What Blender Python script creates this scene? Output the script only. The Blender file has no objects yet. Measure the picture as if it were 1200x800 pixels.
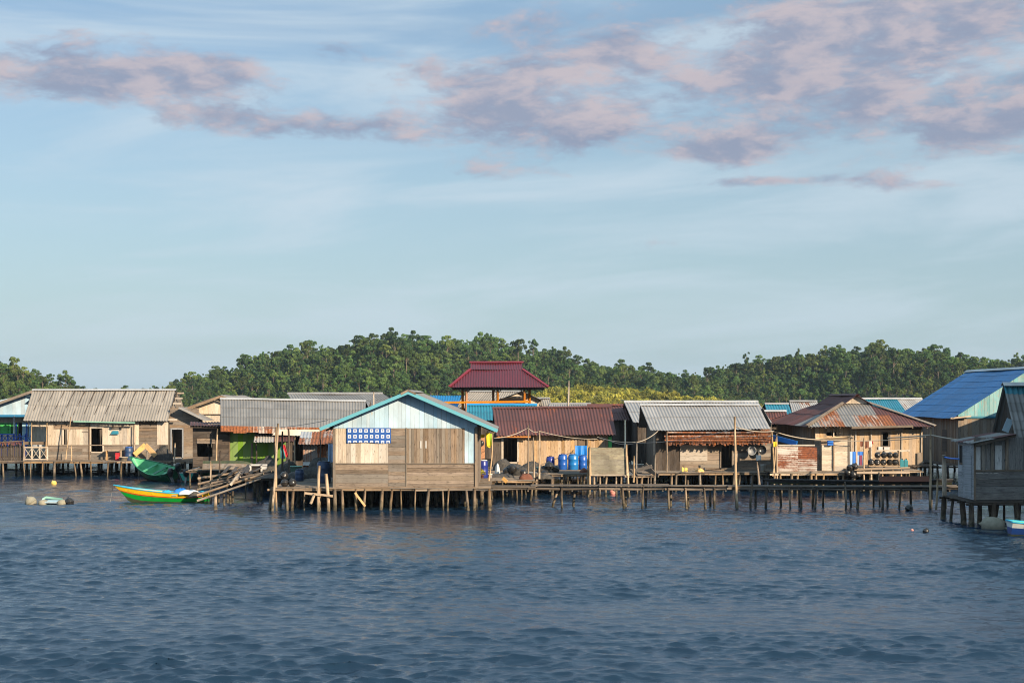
import bpy, math, random
import numpy as np
from mathutils import Vector, Matrix
V = Vector
R = random.Random(11)
NR = np.random.default_rng(5)
rad = math.radians
sc = bpy.context.scene
COL = sc.collection
# ---------------------------------------------------------------- survey
# surveyed with a 50 mm lens from 5.6 m above the water, looking along +Y;
# FL is the focal length in photo pixels, HOR the row of the horizon
FL, EYE, HOR = 1667.0, 5.6, 466.0
def X(px, Y): return (px - 600.0) * Y / FL
def Zz(py, Y): return EYE - (py - HOR) * Y / FL
def P(px, py, Y): return V((X(px, Y), Y, Zz(py, Y)))
def ur(a, b): return R.uniform(a, b)

# ---------------------------------------------------------------- objects
ORG = {}
def thing(name, label, cat, loc=(0, 0, 0), group=None):
    o = bpy.data.objects.new(name, None); COL.objects.link(o)
    o.location = loc; o.empty_display_size = .2
    o['label'] = label; o['category'] = cat
    if group: o['group'] = group
    ORG[o.name] = V(loc)
    return o
def tag(o, label, cat, group=None):
    o['label'] = label; o['category'] = cat
    if group: o['group'] = group
    return o
def dup(root, loc, label=None, rotz=0.0, scale=None, group=None):
    r = root.copy(); COL.objects.link(r); r.location = loc
    r.rotation_euler = (root.rotation_euler[0], root.rotation_euler[1], rotz)
    if scale: r.scale = (scale,) * 3
    if label: r['label'] = label
    if group: r['group'] = group
    ORG[r.name] = V(loc)
    for ch in list(root.children):
        c = ch.copy(); COL.objects.link(c); c.parent = r
        for g in list(ch.children):
            d = g.copy(); COL.objects.link(d); d.parent = c
    return r

class MB:
    """collects planks, poles, sheets; build() links them as ONE mesh object"""
    def __init__(s):
        s.v = []; s.f = []; s.uv = []; s.r = []; s.m = []; s.sm = []
    def face(s, idx, uvs, rnd=0.5, mi=0, smooth=False):
        s.f.append(tuple(idx)); s.uv.extend(uvs); s.r.append(rnd); s.m.append(mi); s.sm.append(smooth)
    def add(s, p): s.v.append((p[0], p[1], p[2])); return len(s.v) - 1
    def hexa(s, a, b, uva, rnd=None, mi=0):
        """a: 4 corners of one side, b: the same 4 corners on the other side"""
        rnd = R.random() if rnd is None else rnd
        ia = [s.add(p) for p in a]; ib = [s.add(p) for p in b]
        o = rnd * 37.0
        uva = [(u + o, w + o * .3) for u, w in uva]
        s.face(ia, uva, rnd, mi)
        s.face(ib[::-1], uva[::-1], rnd, mi)
        for k in range(4):
            l = (k + 1) % 4
            s.face((ia[k], ib[k], ib[l], ia[l]), (uva[k], (uva[k][0], uva[k][1] + .03), (uva[l][0], uva[l][1] + .03), uva[l]), rnd, mi)
    def beam(s, p0, p1, w, t, side=None, rnd=None, mi=0):
        p0 = V(p0); p1 = V(p1); d = p1 - p0; L = d.length
        if L < 1e-6: return
        d /= L
        if side is None: side = V((0, 0, 1)) if abs(d.z) < .8 else V((1, 0, 0))
        side = V(side)
        n = d.cross(side)
        if n.length < 1e-5: n = d.cross(V((0.3, 1, 0.2)))
        n.normalize(); q = n.cross(d).normalized()
        hw = q * w / 2; ht = n * t / 2
        a = [p0 - hw - ht, p1 - hw - ht, p1 + hw - ht, p0 + hw - ht]
        b = [p + ht * 2 for p in a]
        s.hexa(a, b, [(0, 0), (L, 0), (L, w), (0, w)], rnd, mi)
    def box(s, x0, x1, y0, y1, z0, z1, rnd=None, mi=0):
        a = [V((x0, y0, z0)), V((x1, y0, z0)), V((x1, y0, z1)), V((x0, y0, z1))]
        b = [V((p.x, y1, p.z)) for p in a]
        s.hexa(a, b, [(0, 0), (x1 - x0, 0), (x1 - x0, z1 - z0), (0, z1 - z0)], rnd, mi)
    def tube(s, pts, rs, n=8, rnd=None, mi=0, caps=True):
        rnd = R.random() if rnd is None else rnd
        pts = [V(p) for p in pts]
        if not hasattr(rs, '__len__'): rs = [rs] * len(pts)
        rings = []; Ls = [0.0]
        for k in range(1, len(pts)): Ls.append(Ls[-1] + (pts[k] - pts[k - 1]).length)
        for k, p in enumerate(pts):
            d = (pts[min(k + 1, len(pts) - 1)] - pts[max(k - 1, 0)]).normalized()
            ref = V((0, 1, 0)) if abs(d.y) < .8 else V((1, 0, 0))
            a = d.cross(ref).normalized(); b = d.cross(a).normalized()
            rings.append([s.add(p + (a * math.cos(6.28318 * j / n) + b * math.sin(6.28318 * j / n)) * rs[k]) for j in range(n)])
        o = rnd * 31
        for k in range(len(pts) - 1):
            for j in range(n):
                l = (j + 1) % n
                va, vb = j * .28 * rs[k] * 8 / n, (j + 1) * .28 * rs[k] * 8 / n
                s.face((rings[k][j], rings[k][l], rings[k + 1][l], rings[k + 1][j]),
                       ((Ls[k] + o, va), (Ls[k] + o, vb), (Ls[k + 1] + o, vb), (Ls[k + 1] + o, va)), rnd, mi, True)
        if caps:
            s.face(rings[0], [(o, .02 * j) for j in range(n)], rnd, mi)
            s.face(rings[-1][::-1], [(o + .1, .02 * j) for j in range(n)], rnd, mi)
    def lathe(s, c, prof, n=14, rnd=None, mi=0, axis=None, mis=None):
        rnd = R.random() if rnd is None else rnd
        c = V(c)
        if axis is None: A, B, Cx = V((1, 0, 0)), V((0, 1, 0)), V((0, 0, 1))
        else:
            Cx = V(axis).normalized(); A = Cx.cross(V((.31, .9, .27))).normalized(); B = Cx.cross(A)
        rings = []
        for r, z in prof:
            rings.append([s.add(c + Cx * z + (A * math.cos(6.28318 * j / n) + B * math.sin(6.28318 * j / n)) * max(r, .0005)) for j in range(n)])
        for k in range(len(prof) - 1):
            for j in range(n):
                l = (j + 1) % n
                s.face((rings[k][j], rings[k][l], rings[k + 1][l], rings[k + 1][j]),
                       ((j / n * 3, prof[k][1] * 3), ((j + 1) / n * 3, prof[k][1] * 3), ((j + 1) / n * 3, prof[k + 1][1] * 3), (j / n * 3, prof[k + 1][1] * 3)),
                       rnd, mis[k] if mis else mi, True)
        s.face(rings[0][::-1], [(0, 0)] * n, rnd, mis[0] if mis else mi); s.face(rings[-1], [(0, 0)] * n, rnd, mis[-1] if mis else mi)
    def quad(s, a, b, c, d, rnd=None, mi=0, smooth=False):
        rnd = R.random() if rnd is None else rnd
        i = [s.add(p) for p in (a, b, c, d)]
        w = (V(b) - V(a)).length; h = (V(d) - V(a)).length
        s.face(i, ((0, 0), (w, 0), (w, h), (0, h)), rnd, mi, smooth)
    def build(s, name, mats, parent=None, org=None):
        if not isinstance(mats, (list, tuple)): mats = [mats]
        o0 = V(org) if org is not None else (ORG[parent.name] if parent is not None else V((0, 0, 0)))
        me = bpy.data.meshes.new(name)
        vv = np.array(s.v, dtype=np.float64).reshape(-1, 3) - np.array(o0)
        me.from_pydata(vv.tolist(), [], s.f)
        ul = me.uv_layers.new(name='UVMap')
        ul.data.foreach_set('uv', np.array(s.uv, dtype=np.float32).ravel())
        at = me.attributes.new('rnd', 'FLOAT', 'FACE')
        at.data.foreach_set('value', np.array(s.r, dtype=np.float32))
        for m in mats: me.materials.append(m)
        me.polygons.foreach_set('material_index', s.m)
        me.polygons.foreach_set('use_smooth', s.sm)
        me.update()
        o = bpy.data.objects.new(name, me); COL.objects.link(o)
        if parent is not None: o.parent = parent
        else: o.location = o0
        ORG[o.name] = o0
        return o

# ---------------------------------------------------------------- joinery
def sub_holes(a, b, holes):
    segs = [(a, b)]
    for h0, h1 in holes:
        out = []
        for x0, x1 in segs:
            if h1 <= x0 or h0 >= x1: out.append((x0, x1)); continue
            if h0 > x0: out.append((x0, h0))
            if h1 < x1: out.append((h1, x1))
        segs = out
    return [g for g in segs if g[1] - g[0] > .03]
def boards(mb, p0, p1, z0, z1, bw=.2, orient='v', holes=(), top=None, gap=.007, th=.022, jit=.005, mi=0, rag=.0, d=0.0, joint=3.0, skip=0.0, mis=None):
    """a wall of separate boards from p0 to p1 (left to right seen from outside); holes are (u0,u1,z0,z1)"""
    p0 = V((p0[0], p0[1], 0)); p1 = V((p1[0], p1[1], 0))
    U = p1 - p0; L = U.length; U /= L
    N = V((U.y, -U.x, 0)); UP = V((0, 0, 1))
    if top is None: top = lambda u: z1
    def pl(u0, u1, za0, za1, zb0, zb1, n0, vert):
        # corners (u0,za0) (u1,zb0) (u1,zb1) (u0,za1)
        c = [(u0, za0), (u1, zb0), (u1, zb1), (u0, za1)]
        t0 = d + n0; tl = ur(-jit, jit) * .6
        if vert: k0 = ur(-.009, .009); c = [(u0, za0), (u1, zb0), (u1 + k0, zb1), (u0 + k0, za1)]
        a = [p0 + U * u + UP * z + N * (t0 + th + (tl if k in (1, 2) else 0)) for k, (u, z) in enumerate(c)]
        b = [p - N * th for p in a]
        uv = [((z, u) if vert else (u, z)) for u, z in c]
        mb.hexa(a, b, uv, None, R.choice(mis) if mis else mi)
    if orient == 'v':
        u = 0.0
        while u < L - .02:
            w = min(bw * ur(.75, 1.25), L - u)
            if L - u - w < .06: w = L - u
            uc = u + w / 2
            hs = [(h[2], h[3]) for h in holes if h[0] < uc < h[1]]
            n0 = ur(-jit, jit)
            if R.random() >= skip:
                zb = z0 + ur(-rag, rag)
                ta, tb = top(u), top(u + w)
                if min(ta, tb) > zb + .02:
                    segs = sub_holes(zb, min(ta, tb), hs)
                    for k, (a, b) in enumerate(segs):
                        last = abs(b - min(ta, tb)) < 1e-6
                        pl(u + gap / 2, u + w - gap / 2, a, ta if last else b, a, tb if last else b, n0, True)
                elif max(ta, tb) > zb + .03:
                    pl(u + gap / 2, u + w - gap / 2, zb, max(ta, zb + .01), zb, max(tb, zb + .01), n0, True)
            u += w
    else:
        z = z0
        while z < z1 - .02:
            w = min(bw * ur(.8, 1.2), z1 - z)
            if z1 - z - w < .05: w = z1 - z
            zc = z + w / 2
            hs = [(h[0], h[1]) for h in holes if h[2] < zc < h[3]]
            for a, b in sub_holes(0, L, hs):
                cuts = [a]; x = a + joint * ur(.4, 1.2)
                while x < b - .4: cuts.append(x); x += joint * ur(.7, 1.2)
                cuts.append(b)
                for k in range(len(cuts) - 1):
                    if R.random() < skip: continue
                    n0 = ur(-jit, jit); s0 = ur(-.006, .006); s1 = ur(-.006, .006)
                    pl(cuts[k] + .003, cuts[k + 1] - .003, z + gap / 2 + s0, z + w - gap / 2 + s0, z + gap / 2 + s1, z + w - gap / 2 + s1, n0, False)
            z += w
def wall(parent, mat, *a, name='wall', **k):
    mb = MB(); boards(mb, *a, **k); return mb.build(name, mat, parent)
def roof(parent, mats, e0, e1, r0, r1, pitch=.2, amp=.022, sw=.85, rows=2, pick=None, name='roof', jag=.03, tmax=None):
    """corrugated sheets from the eave e0-e1 up to the ridge r0-r1; every sheet is a lapped piece of its own"""
    e0, e1, r0, r1 = V(e0), V(e1), V(r0), V(r1)
    mb = MB()
    W = max((e1 - e0).length, (r1 - r0).length); L = ((r0 + r1) / 2 - (e0 + e1) / 2).length
    N = (e1 - e0).cross(r0 - e0)
    if N.length < 1e-6: N = (e1 - e0).cross(r1 - e0)
    N.normalize()
    if N.z < 0: N = -N
    n = max(1, round(W / sw)); per = max(4, int(W / n / pitch * 6))
    q1, q2, q3, sg = ur(0, 6), ur(0, 6), ur(.5, 1.1), ur(.02, .06)
    def dent(s, t): return .014 * math.sin(s * W * 1.7 * q3 + q1 + t * 3) + .012 * math.sin(s * W * .63 + t * L * 1.3 + q2) - sg * math.sin(math.pi * s) * (.4 + .6 * t)
    def pt(s, t): return (e0 * (1 - s) + e1 * s) * (1 - t) + (r0 * (1 - s) + r1 * s) * t
    for j in range(rows):
        for i in range(n):
            rnd = R.random()
            mi = pick(i, j, n, rows) if pick else 0
            t0 = j / rows; t1 = (j + 1) / rows + (.05 / L if j < rows - 1 else 0)
            if j == 0: t0 -= ur(0, jag) / L
            else: t0 -= ur(0, .5) * .06 / L
            up0 = .018 * (j > 0) + ur(0, .004); tw = ur(-.004, .004)
            prev = None
            for k in range(per + 2):
                s = (i + k / per) / n
                s = min(s, 1.0)
                ph = math.sin(2 * math.pi * s * W / pitch) * amp
                ta, tb = t0, t1
                if tmax:
                    tm = tmax(s); tb = min(t1, tm); ta = min(t0, tb)
                a = mb.add(pt(s, ta) + N * (ph + up0 + tw * k / per + dent(s, ta))); b = mb.add(pt(s, tb) + N * (ph + .002 * (i % 2) + dent(s, tb)))
                cur = (a, b, (s * W, ta * L), (s * W, tb * L), tb - ta)
                if prev and (cur[4] > 1e-4 or prev[4] > 1e-4):
                    mb.face((prev[0], a, b, prev[1]), (prev[2], cur[2], cur[3], prev[3]), rnd, mi, True)
                prev = cur
    return mb.build(name, mats, parent)
def hip(parent, mats, E0, E1, T0, T1, **k):
    """a hipped slope: sheets run straight up from the eave and are cut along the hips"""
    E0, E1, T0, T1 = V(E0), V(E1), V(T0), V(T1)
    W = (E1 - E0).length; U = (E1 - E0) / W
    a = max(.001, (T0 - E0).dot(U)); b = max(.001, (E1 - T1).dot(U)); up = (T0 - E0) - U * a
    return roof(parent, mats, E0, E1, E0 + up, E1 + up, tmax=lambda s: max(0.0, min(1.0, s * W / a, (1 - s) * W / b)), **k)
def ridge_cap(parent, mat, r0, r1, w=.3, drop=.09, name='ridge_cap', axis=None):
    r0, r1 = V(r0), V(r1); d = (r1 - r0).normalized(); h = V((d.y, -d.x, 0)).normalized()
    mb = MB(); up = V((0, 0, .05))
    n = max(1, int((r1 - r0).length / 1.6))
    for k in range(n):
        a = r0.lerp(r1, k / n); b = r0.lerp(r1, (k + 1) / n) + d * .04; rr = R.random(); z = V((0, 0, .006 * (k % 2)))
        for sg in (-1, 1):
            o = h * (sg * w / 2) - V((0, 0, drop))
            mb.hexa([a + up + z, b + up + z, b + up + o + z, a + up + o + z], [p + V((0, 0, .012)) for p in (a + up + z, b + up + z, b + up + o + z, a + up + o + z)],
                    [(0, 0), (1.6, 0), (1.6, w), (0, w)], rr)
    return mb.build(name, mat, parent)
def pole_pts(p0, p1, bend=.04, n=4):
    p0, p1 = V(p0), V(p1); L = (p1 - p0).length
    out = []
    bx, by = ur(-bend, bend), ur(-bend, bend)
    for k in range(n + 1):
        t = k / n; w = math.sin(math.pi * t) * L
        out.append(p0.lerp(p1, t) + V((bx * w + ur(-.006, .006) * L * (0 < k < n), by * w, 0)))
    return out
def pole(parent, mat, p0, p1, r0=.06, r1=None, name='post', bend=.025, n=4, seg=8):
    r1 = r0 * .85 if r1 is None else r1
    mb = MB(); pts = pole_pts(p0, p1, bend, n)
    mb.tube(pts, [r0 + (r1 - r0) * k / n + r0 * ur(-.07, .07) for k in range(n + 1)], seg)
    return mb.build(name, mat, parent)
def platform(label, x0, x1, y0, y1, z, mat, pmat, nx=8, ny=3, group=None, name='stilt_platform', board=.16, over=.1, pr=.07, rail=True, skip=0.0, front_extra=0, bmat=None, lean=.06, along='y', cat='platform', th=.04):
    t = thing(name, label, cat, ((x0 + x1) / 2, (y0 + y1) / 2, 0), group)
    mb = MB()
    if along == 'y':
        x = x0
        while x < x1 - .02:
            w = min(board * ur(.7, 1.3), x1 - x)
            if R.random() >= skip:
                a, b = y0 - ur(0, over), y1 + ur(0, over)
                zz = z + ur(-.012, .012)
                mb.beam((x + w / 2, a, zz - th / 2), (x + w / 2, b, zz - th / 2 + ur(-.01, .01)), th, w - .012, side=(0, 0, 1))
            x += w
    else:
        y = y0
        while y < y1 - .02:
            w = min(board * ur(.7, 1.3), y1 - y)
            if R.random() >= skip:
                xs = [x0]; xx = x0 + ur(1.5, 4)
                while xx < x1 - .6: xs.append(xx); xx += ur(2.2, 4.2)
                xs.append(x1)
                for k in range(len(xs) - 1):
                    zz = z + ur(-.014, .014)
                    mb.beam((xs[k] + .004, y + w / 2, zz - th / 2), (xs[k + 1] - .004, y + w / 2, zz - th / 2 + ur(-.01, .01)), th, w - .012, side=(0, 0, 1))
            y += w
    mb.build('deck', mat, t)
    ys = [y0 + (y1 - y0) * k / max(1, ny - 1) for k in range(ny)]
    for k, yy in enumerate(ys):
        yy = min(max(yy, y0 + .06), y1 - .06)
        b = MB(); n = max(2, int((x1 - x0) / 3.2)); zc = z - th - .075
        for q in range(n):
            xa, xb = x0 - .05 + (x1 - x0 + .1) * q / n, x0 - .05 + (x1 - x0 + .1) * (q + 1) / n
            b.tube([(xa - .1, yy, zc + ur(-.015, .015)), ((xa + xb) / 2, yy + .01, zc + ur(-.02, .02)), (xb + .1, yy + .04 * (q % 2), zc + ur(-.015, .015))], [.055, .06, .05], 7)
        b.build('beam', bmat or pmat, t)
        m = nx + (front_extra if k == 0 else 0)
        for q in range(m):
            xx = x0 + .08 + (x1 - x0 - .16) * (q + (ur(-.42, .42) if 0 < q < m - 1 else 0)) / max(1, m - 1)
            r = pr * ur(.55, 1.35)
            pole(t, pmat if k == 0 else M['postdark'], (xx + ur(-lean, lean) * (2 if R.random() < .8 else 6), yy + ur(-.25, .25), -1.2), (xx + ur(-.03, .03), yy + ur(-.03, .03), z - th - .02), r * 1.1, r * .9, n=3)  # rear rows in darker wood: under-deck shade put into their colour
    return t
# ---------------------------------------------------------------- materials
class NT:
    def __init__(s, tree): s.t = tree; s.n = tree.nodes; s.l = tree.links
    def node(s, ty, **kw):
        x = s.n.new(ty)
        for k, v in kw.items(): setattr(x, k, v)
        return x
    def put(s, sock, val):
        if val is None: return
        if isinstance(val, bpy.types.NodeSocket): s.l.new(val, sock)
        else:
            if sock.type == 'RGBA' and hasattr(val, '__len__') and len(val) == 3: val = (*val, 1)
            sock.default_value = val
    def math(s, op, a, b=None, c=None, clamp=False):
        x = s.node('ShaderNodeMath', operation=op, use_clamp=clamp)
        s.put(x.inputs[0], a); s.put(x.inputs[1], b); s.put(x.inputs[2], c)
        return x.outputs[0]
    def mix(s, f, a, b, mode='MIX'):
        x = s.node('ShaderNodeMix', data_type='RGBA', blend_type=mode)
        s.put(x.inputs[0], f); s.put(x.inputs[6], a); s.put(x.inputs[7], b)
        return x.outputs[2]
    def rng(s, v, a, b, c=0.0, d=1.0, smooth=False):
        x = s.node('ShaderNodeMapRange', interpolation_type='SMOOTHSTEP' if smooth else 'LINEAR')
        for k, q in enumerate((v, a, b, c, d)): s.put(x.inputs[k], q)
        return x.outputs[0]
    def xyz(s, a, b, c):
        x = s.node('ShaderNodeCombineXYZ'); s.put(x.inputs[0], a); s.put(x.inputs[1], b); s.put(x.inputs[2], c); return x.outputs[0]
    def sep(s, v):
        x = s.node('ShaderNodeSeparateXYZ'); s.put(x.inputs[0], v); return x.outputs
    def mapping(s, v, scale=(1, 1, 1), loc=(0, 0, 0)):
        x = s.node('ShaderNodeMapping'); s.put(x.inputs[0], v); x.inputs['Scale'].default_value = scale; x.inputs['Location'].default_value = loc; return x.outputs[0]
    def noise(s, v, scale=5, detail=4, rough=.55, w=None, dist=0.0, color=False):
        x = s.node('ShaderNodeTexNoise', noise_dimensions='4D' if w is not None else '3D')
        s.put(x.inputs['Vector'], v)
        x.inputs['Scale'].default_value = scale; x.inputs['Detail'].default_value = detail; x.inputs['Roughness'].default_value = rough
        x.inputs['Distortion'].default_value = dist
        if w is not None: s.put(x.inputs['W'], w)
        return x.outputs['Color' if color else 'Fac']
    def attr(s, name):
        x = s.node('ShaderNodeAttribute', attribute_name=name); return x.outputs['Fac']
    def bump(s, h, strength=.3, dist=.02):
        x = s.node('ShaderNodeBump'); x.inputs['Strength'].default_value = strength; x.inputs['Distance'].default_value = dist; s.put(x.inputs['Height'], h); return x.outputs[0]
def mk(name):
    m = bpy.data.materials.new(name); m.use_nodes = True
    t = NT(m.node_tree); b = m.node_tree.nodes['Principled BSDF']
    return m, t, b
def tc(t, which='Object'):
    return t.node('ShaderNodeTexCoord').outputs[which]
def wood(name, c1, c2, var=.3, wet=False, paint=None, peel=.45, grey=None, rough=.85, bump=.5, stain=.35):
    m, t, b = mk(name)
    uv = tc(t, 'UV'); rnd = t.attr('rnd')
    g = t.noise(t.mapping(uv, (1.1, 22, 1)), 1.6, 6, .65, w=t.math('MULTIPLY', rnd, 40))
    f = t.rng(g, .36, .64)
    col = t.mix(f, c1, c2)
    if grey:
        col = t.mix(t.rng(t.math('FRACT', t.math('MULTIPLY', rnd, 7.3)), .45, .9), col, grey)
    k = t.noise(t.mapping(uv, (2.2, 9, 1)), 2.0, 2, .5, w=t.math('MULTIPLY', rnd, 23))
    col = t.mix(t.rng(k, .58, .72, 0, .7), col, tuple(x * .32 for x in c1))           # knots and splits
    geo = t.node('ShaderNodeNewGeometry').outputs['Position']
    st = t.noise(t.mapping(geo, (1.0, 1.0, .45)), 1.3, 5, .6)
    if paint:
        pn = t.noise(t.mapping(uv, (1.2, 5, 1)), 2.2, 6, .7, w=t.math('MULTIPLY', rnd, 17))
        pm = t.rng(pn, peel - .06, peel + .08)
        pv = t.mix(t.rng(st, .35, .7), paint, tuple(x * .72 for x in paint))
        col = t.mix(pm, col, pv)
    hs = t.node('ShaderNodeHueSaturation'); t.put(hs.inputs['Value'], t.rng(rnd, 0, 1, 1 - var, 1 + var)); t.put(hs.inputs['Color'], col)
    t.put(hs.inputs['Saturation'], t.rng(t.math('FRACT', t.math('MULTIPLY', rnd, 13.7)), 0, 1, .75, 1.15))
    col = hs.outputs[0]
    col = t.mix(t.rng(st, .42, .72, 0, stain), col, tuple(x * .4 for x in c1))            # water stains
    if wet:
        z = t.sep(geo)[2]
        zz = t.math('ADD', z, t.math('MULTIPLY', t.math('SUBTRACT', st, .5), .5))
        col = t.mix(t.rng(zz, .20, .50, 0.88, 0), col, (.020, .021, .014))
        alg = t.noise(geo, 5, 3)
        col = t.mix(t.math('MULTIPLY', t.rng(zz, .35, .8, .75, 0), t.rng(alg, .45, .6)), col, (.15, .125, .085))
    t.put(b.inputs['Base Color'], col); b.inputs['Roughness'].default_value = rough
    b.inputs['Specular IOR Level'].default_value = .25
    t.put(b.inputs['Normal'], t.bump(g, bump, .012))
    return m
def metal(name, base, rust=(.26, .075, .022), amt=.2, dark=(.06, .022, .015), var=.18, met=.25, rough=.5, tint=None, tint_amt=0.0):
    m, t, b = mk(name)
    uv = tc(t, 'UV'); rnd = t.attr('rnd'); w = t.math('MULTIPLY', rnd, 29)
    n1 = t.noise(t.mapping(uv, (.9, .35, 1)), 1.5, 6, .62, w=w)
    n2 = t.noise(t.mapping(uv, (7, .5, 1)), 1.4, 4, .6, w=w)
    n3 = t.noise(uv, 9, 4, .6, w=w)
    s = t.math('ADD', t.math('ADD', t.math('MULTIPLY', n1, .55), t.math('MULTIPLY', n2, .35)), t.math('MULTIPLY', n3, .14))
    s = t.math('ADD', s, t.math('MULTIPLY', t.math('SUBTRACT', rnd, .5), .16))
    th = .72 - amt * .42
    rm = t.rng(s, th, th + .09)
    hs = t.node('ShaderNodeHueSaturation'); t.put(hs.inputs['Value'], t.rng(t.math('FRACT', t.math('MULTIPLY', rnd, 5.7)), 0, 1, 1 - var, 1 + var)); t.put(hs.inputs['Color'], base)
    col = hs.outputs[0]
    if tint: col = t.mix(t.rng(t.noise(t.mapping(uv, (5, .6, 1)), 1.3, 4, .6, w=w), .5 - tint_amt * .2, .75 - tint_amt * .2), col, tint)
    geo = t.node('ShaderNodeNewGeometry').outputs['Position']
    gs = t.noise(t.mapping(geo, (.7, .7, .7)), 1.4, 6, .62)
    col = t.mix(t.rng(n2, .45, .7, 0, .35), col, tuple(x * .5 for x in base))
    col = t.mix(t.rng(gs, .45, .68, 0, .38), col, tuple(x * .45 + .012 for x in base))
    rc = t.mix(t.rng(n3, .35, .65), rust, dark)
    col = t.mix(rm, col, rc)
    t.put(b.inputs['Base Color'], col)
    t.put(b.inputs['Metallic'], t.rng(rm, 0, 1, met, 0)); t.put(b.inputs['Roughness'], t.rng(rm, 0, 1, rough, .9))
    t.put(b.inputs['Normal'], t.bump(n3, .15, .01))
    return m
def plain(name, col, rough=.5, dirt=.3, met=0.0, scale=3.0, var=.12, spec=.5, dirtcol=None):
    m, t, b = mk(name)
    o = tc(t, 'Object'); rnd = t.attr('rnd')
    n = t.noise(o, scale, 5, .6)
    hs = t.node('ShaderNodeHueSaturation'); t.put(hs.inputs['Value'], t.rng(rnd, 0, 1, 1 - var, 1 + var)); t.put(hs.inputs['Color'], col)
    c = t.mix(t.rng(n, .4, .75, 0, dirt), hs.outputs[0], dirtcol or tuple(x * .35 + .01 for x in col))
    t.put(b.inputs['Base Color'], c); b.inputs['Roughness'].default_value = rough; b.inputs['Metallic'].default_value = met
    b.inputs['Specular IOR Level'].default_value = spec
    t.put(b.inputs['Normal'], t.bump(n, .12, .01))
    return m
M = {}
M['pale'] = wood('pale weathered boards', (.33, .27, .205), (.53, .465, .38), .22, grey=(.46, .415, .35), stain=.25)
M['cream'] = wood('cream boards', (.42, .34, .25), (.59, .51, .405), .17, stain=.2)
M['honey'] = wood('honey boards', (.30, .19, .10), (.50, .36, .215), .25, grey=(.34, .26, .18), stain=.3)
M['grey'] = wood('grey weathered planks', (.13, .10, .078), (.245, .20, .155), .28, grey=(.2, .18, .155))
M['brown'] = wood('brown boards', (.13, .095, .07), (.27, .205, .145), .3, grey=(.21, .18, .145))
M['dark'] = wood('dark old boards', (.045, .036, .03), (.105, .085, .068), .35)
M['shade'] = wood('grey shaded planks', (.11, .104, .10), (.25, .235, .22), .3)
M['tealdull'] = metal('dull teal roofing', (.03, .19, .25), amt=.1, var=.12, met=.0, rough=.7)
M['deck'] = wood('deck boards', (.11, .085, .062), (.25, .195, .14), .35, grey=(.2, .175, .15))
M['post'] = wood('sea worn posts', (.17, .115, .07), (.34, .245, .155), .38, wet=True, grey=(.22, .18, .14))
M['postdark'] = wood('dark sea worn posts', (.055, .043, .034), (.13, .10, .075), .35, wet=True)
M['jetty'] = wood('jetty wood', (.075, .06, .047), (.16, .128, .098), .35, wet=True, grey=(.13, .115, .1))
M['lightpole'] = wood('bare light poles', (.32, .22, .13), (.52, .4, .27), .2, wet=True)
M['lblue'] = wood('light blue painted boards', (.36, .36, .33), (.5, .47, .4), .10, paint=(.38, .53, .64), peel=.33, stain=.12)
M['lblue2'] = wood('faded blue boards', (.30, .30, .29), (.42, .42, .40), .16, paint=(.33, .50, .60), peel=.34, stain=.2)
M['aqua'] = wood('aqua painted boards', (.24, .28, .27), (.34, .36, .33), .12, paint=(.19, .42, .45), peel=.42, stain=.15)
M['bluegrey'] = wood('blue grey planks', (.20, .215, .235), (.33, .35, .375), .2)
M['white'] = wood('whitewashed boards', (.4, .4, .4), (.62, .61, .58), .1)
M['turq'] = plain('turquoise paint', (.085, .32, .40), .5, .4, dirtcol=(.16, .3, .28))
M['mint'] = plain('mint paint', (.22, .42, .33), .55, .35)
M['greenwall'] = wood('green painted boards', (.12, .22, .05), (.16, .27, .06), .05, paint=(.15, .26, .05), peel=.3, stain=.12)
M['bluewood'] = plain('blue painted wood', (.02, .09, .42), .5, .3)
M['bluetrim'] = plain('blue trim', (.02, .15, .3), .5, .3)
M['orange'] = wood('orange timber', (.36, .13, .03), (.52, .22, .06), .2, stain=.15)
M['ply'] = wood('new plywood', (.55, .31, .09), (.66, .41, .15), .08, stain=.1)
M['fibre'] = metal('grey brown roofing', (.255, .232, .20), amt=.03, var=.12, met=.0, rough=.8)
M['zinc'] = metal('zinc roofing', (.275, .272, .265), amt=.05, var=.10, met=.1, rough=.6)
M['zincd'] = metal('dull zinc roofing', (.20, .195, .185), amt=.08, var=.14, met=.1, rough=.65)
M['zincbright'] = metal('bright zinc', (.46, .46, .45), amt=.02, var=.10, met=.25, rough=.5)
M['maroon'] = metal('maroon rusted roofing', (.088, .032, .028), rust=(.27, .072, .024), amt=.26, dark=(.12, .03, .015), var=.2, met=.0, rough=.75)
M['rusty'] = metal('rusty tin', (.36, .33, .30), rust=(.30, .10, .03), amt=.72, dark=(.10, .035, .018), var=.2, met=.1, rough=.7)
M['rustmix'] = metal('half rusted tin', (.40, .38, .35), rust=(.27, .085, .028), amt=.42, dark=(.09, .035, .02), var=.2, met=.15, rough=.65)
M['redroof'] = metal('red painted roofing', (.085, .007, .012), amt=.0, var=.06, met=.0, rough=.45)
M['blueroof'] = metal('blue painted roofing', (.002, .145, .36), amt=.02, var=.16, met=.0, rough=.42)
M['blueline'] = plain('pale blue sheet lap', (.02, .24, .52), .5, .3)
M['teal'] = metal('teal painted roofing', (.015, .17, .25), amt=.10, var=.12, met=.0, rough=.5)
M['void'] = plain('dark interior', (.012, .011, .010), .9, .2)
M['blueplastic'] = plain('blue plastic', (.012, .10, .42), .35, .5, scale=5)
M['navyplastic'] = plain('navy plastic', (.014, .03, .22), .35, .5)
M['azureplastic'] = plain('azure plastic', (.01, .17, .48), .35, .5)
M['tankblue'] = plain('blue tank', (.018, .045, .11), .45, .3)
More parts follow.
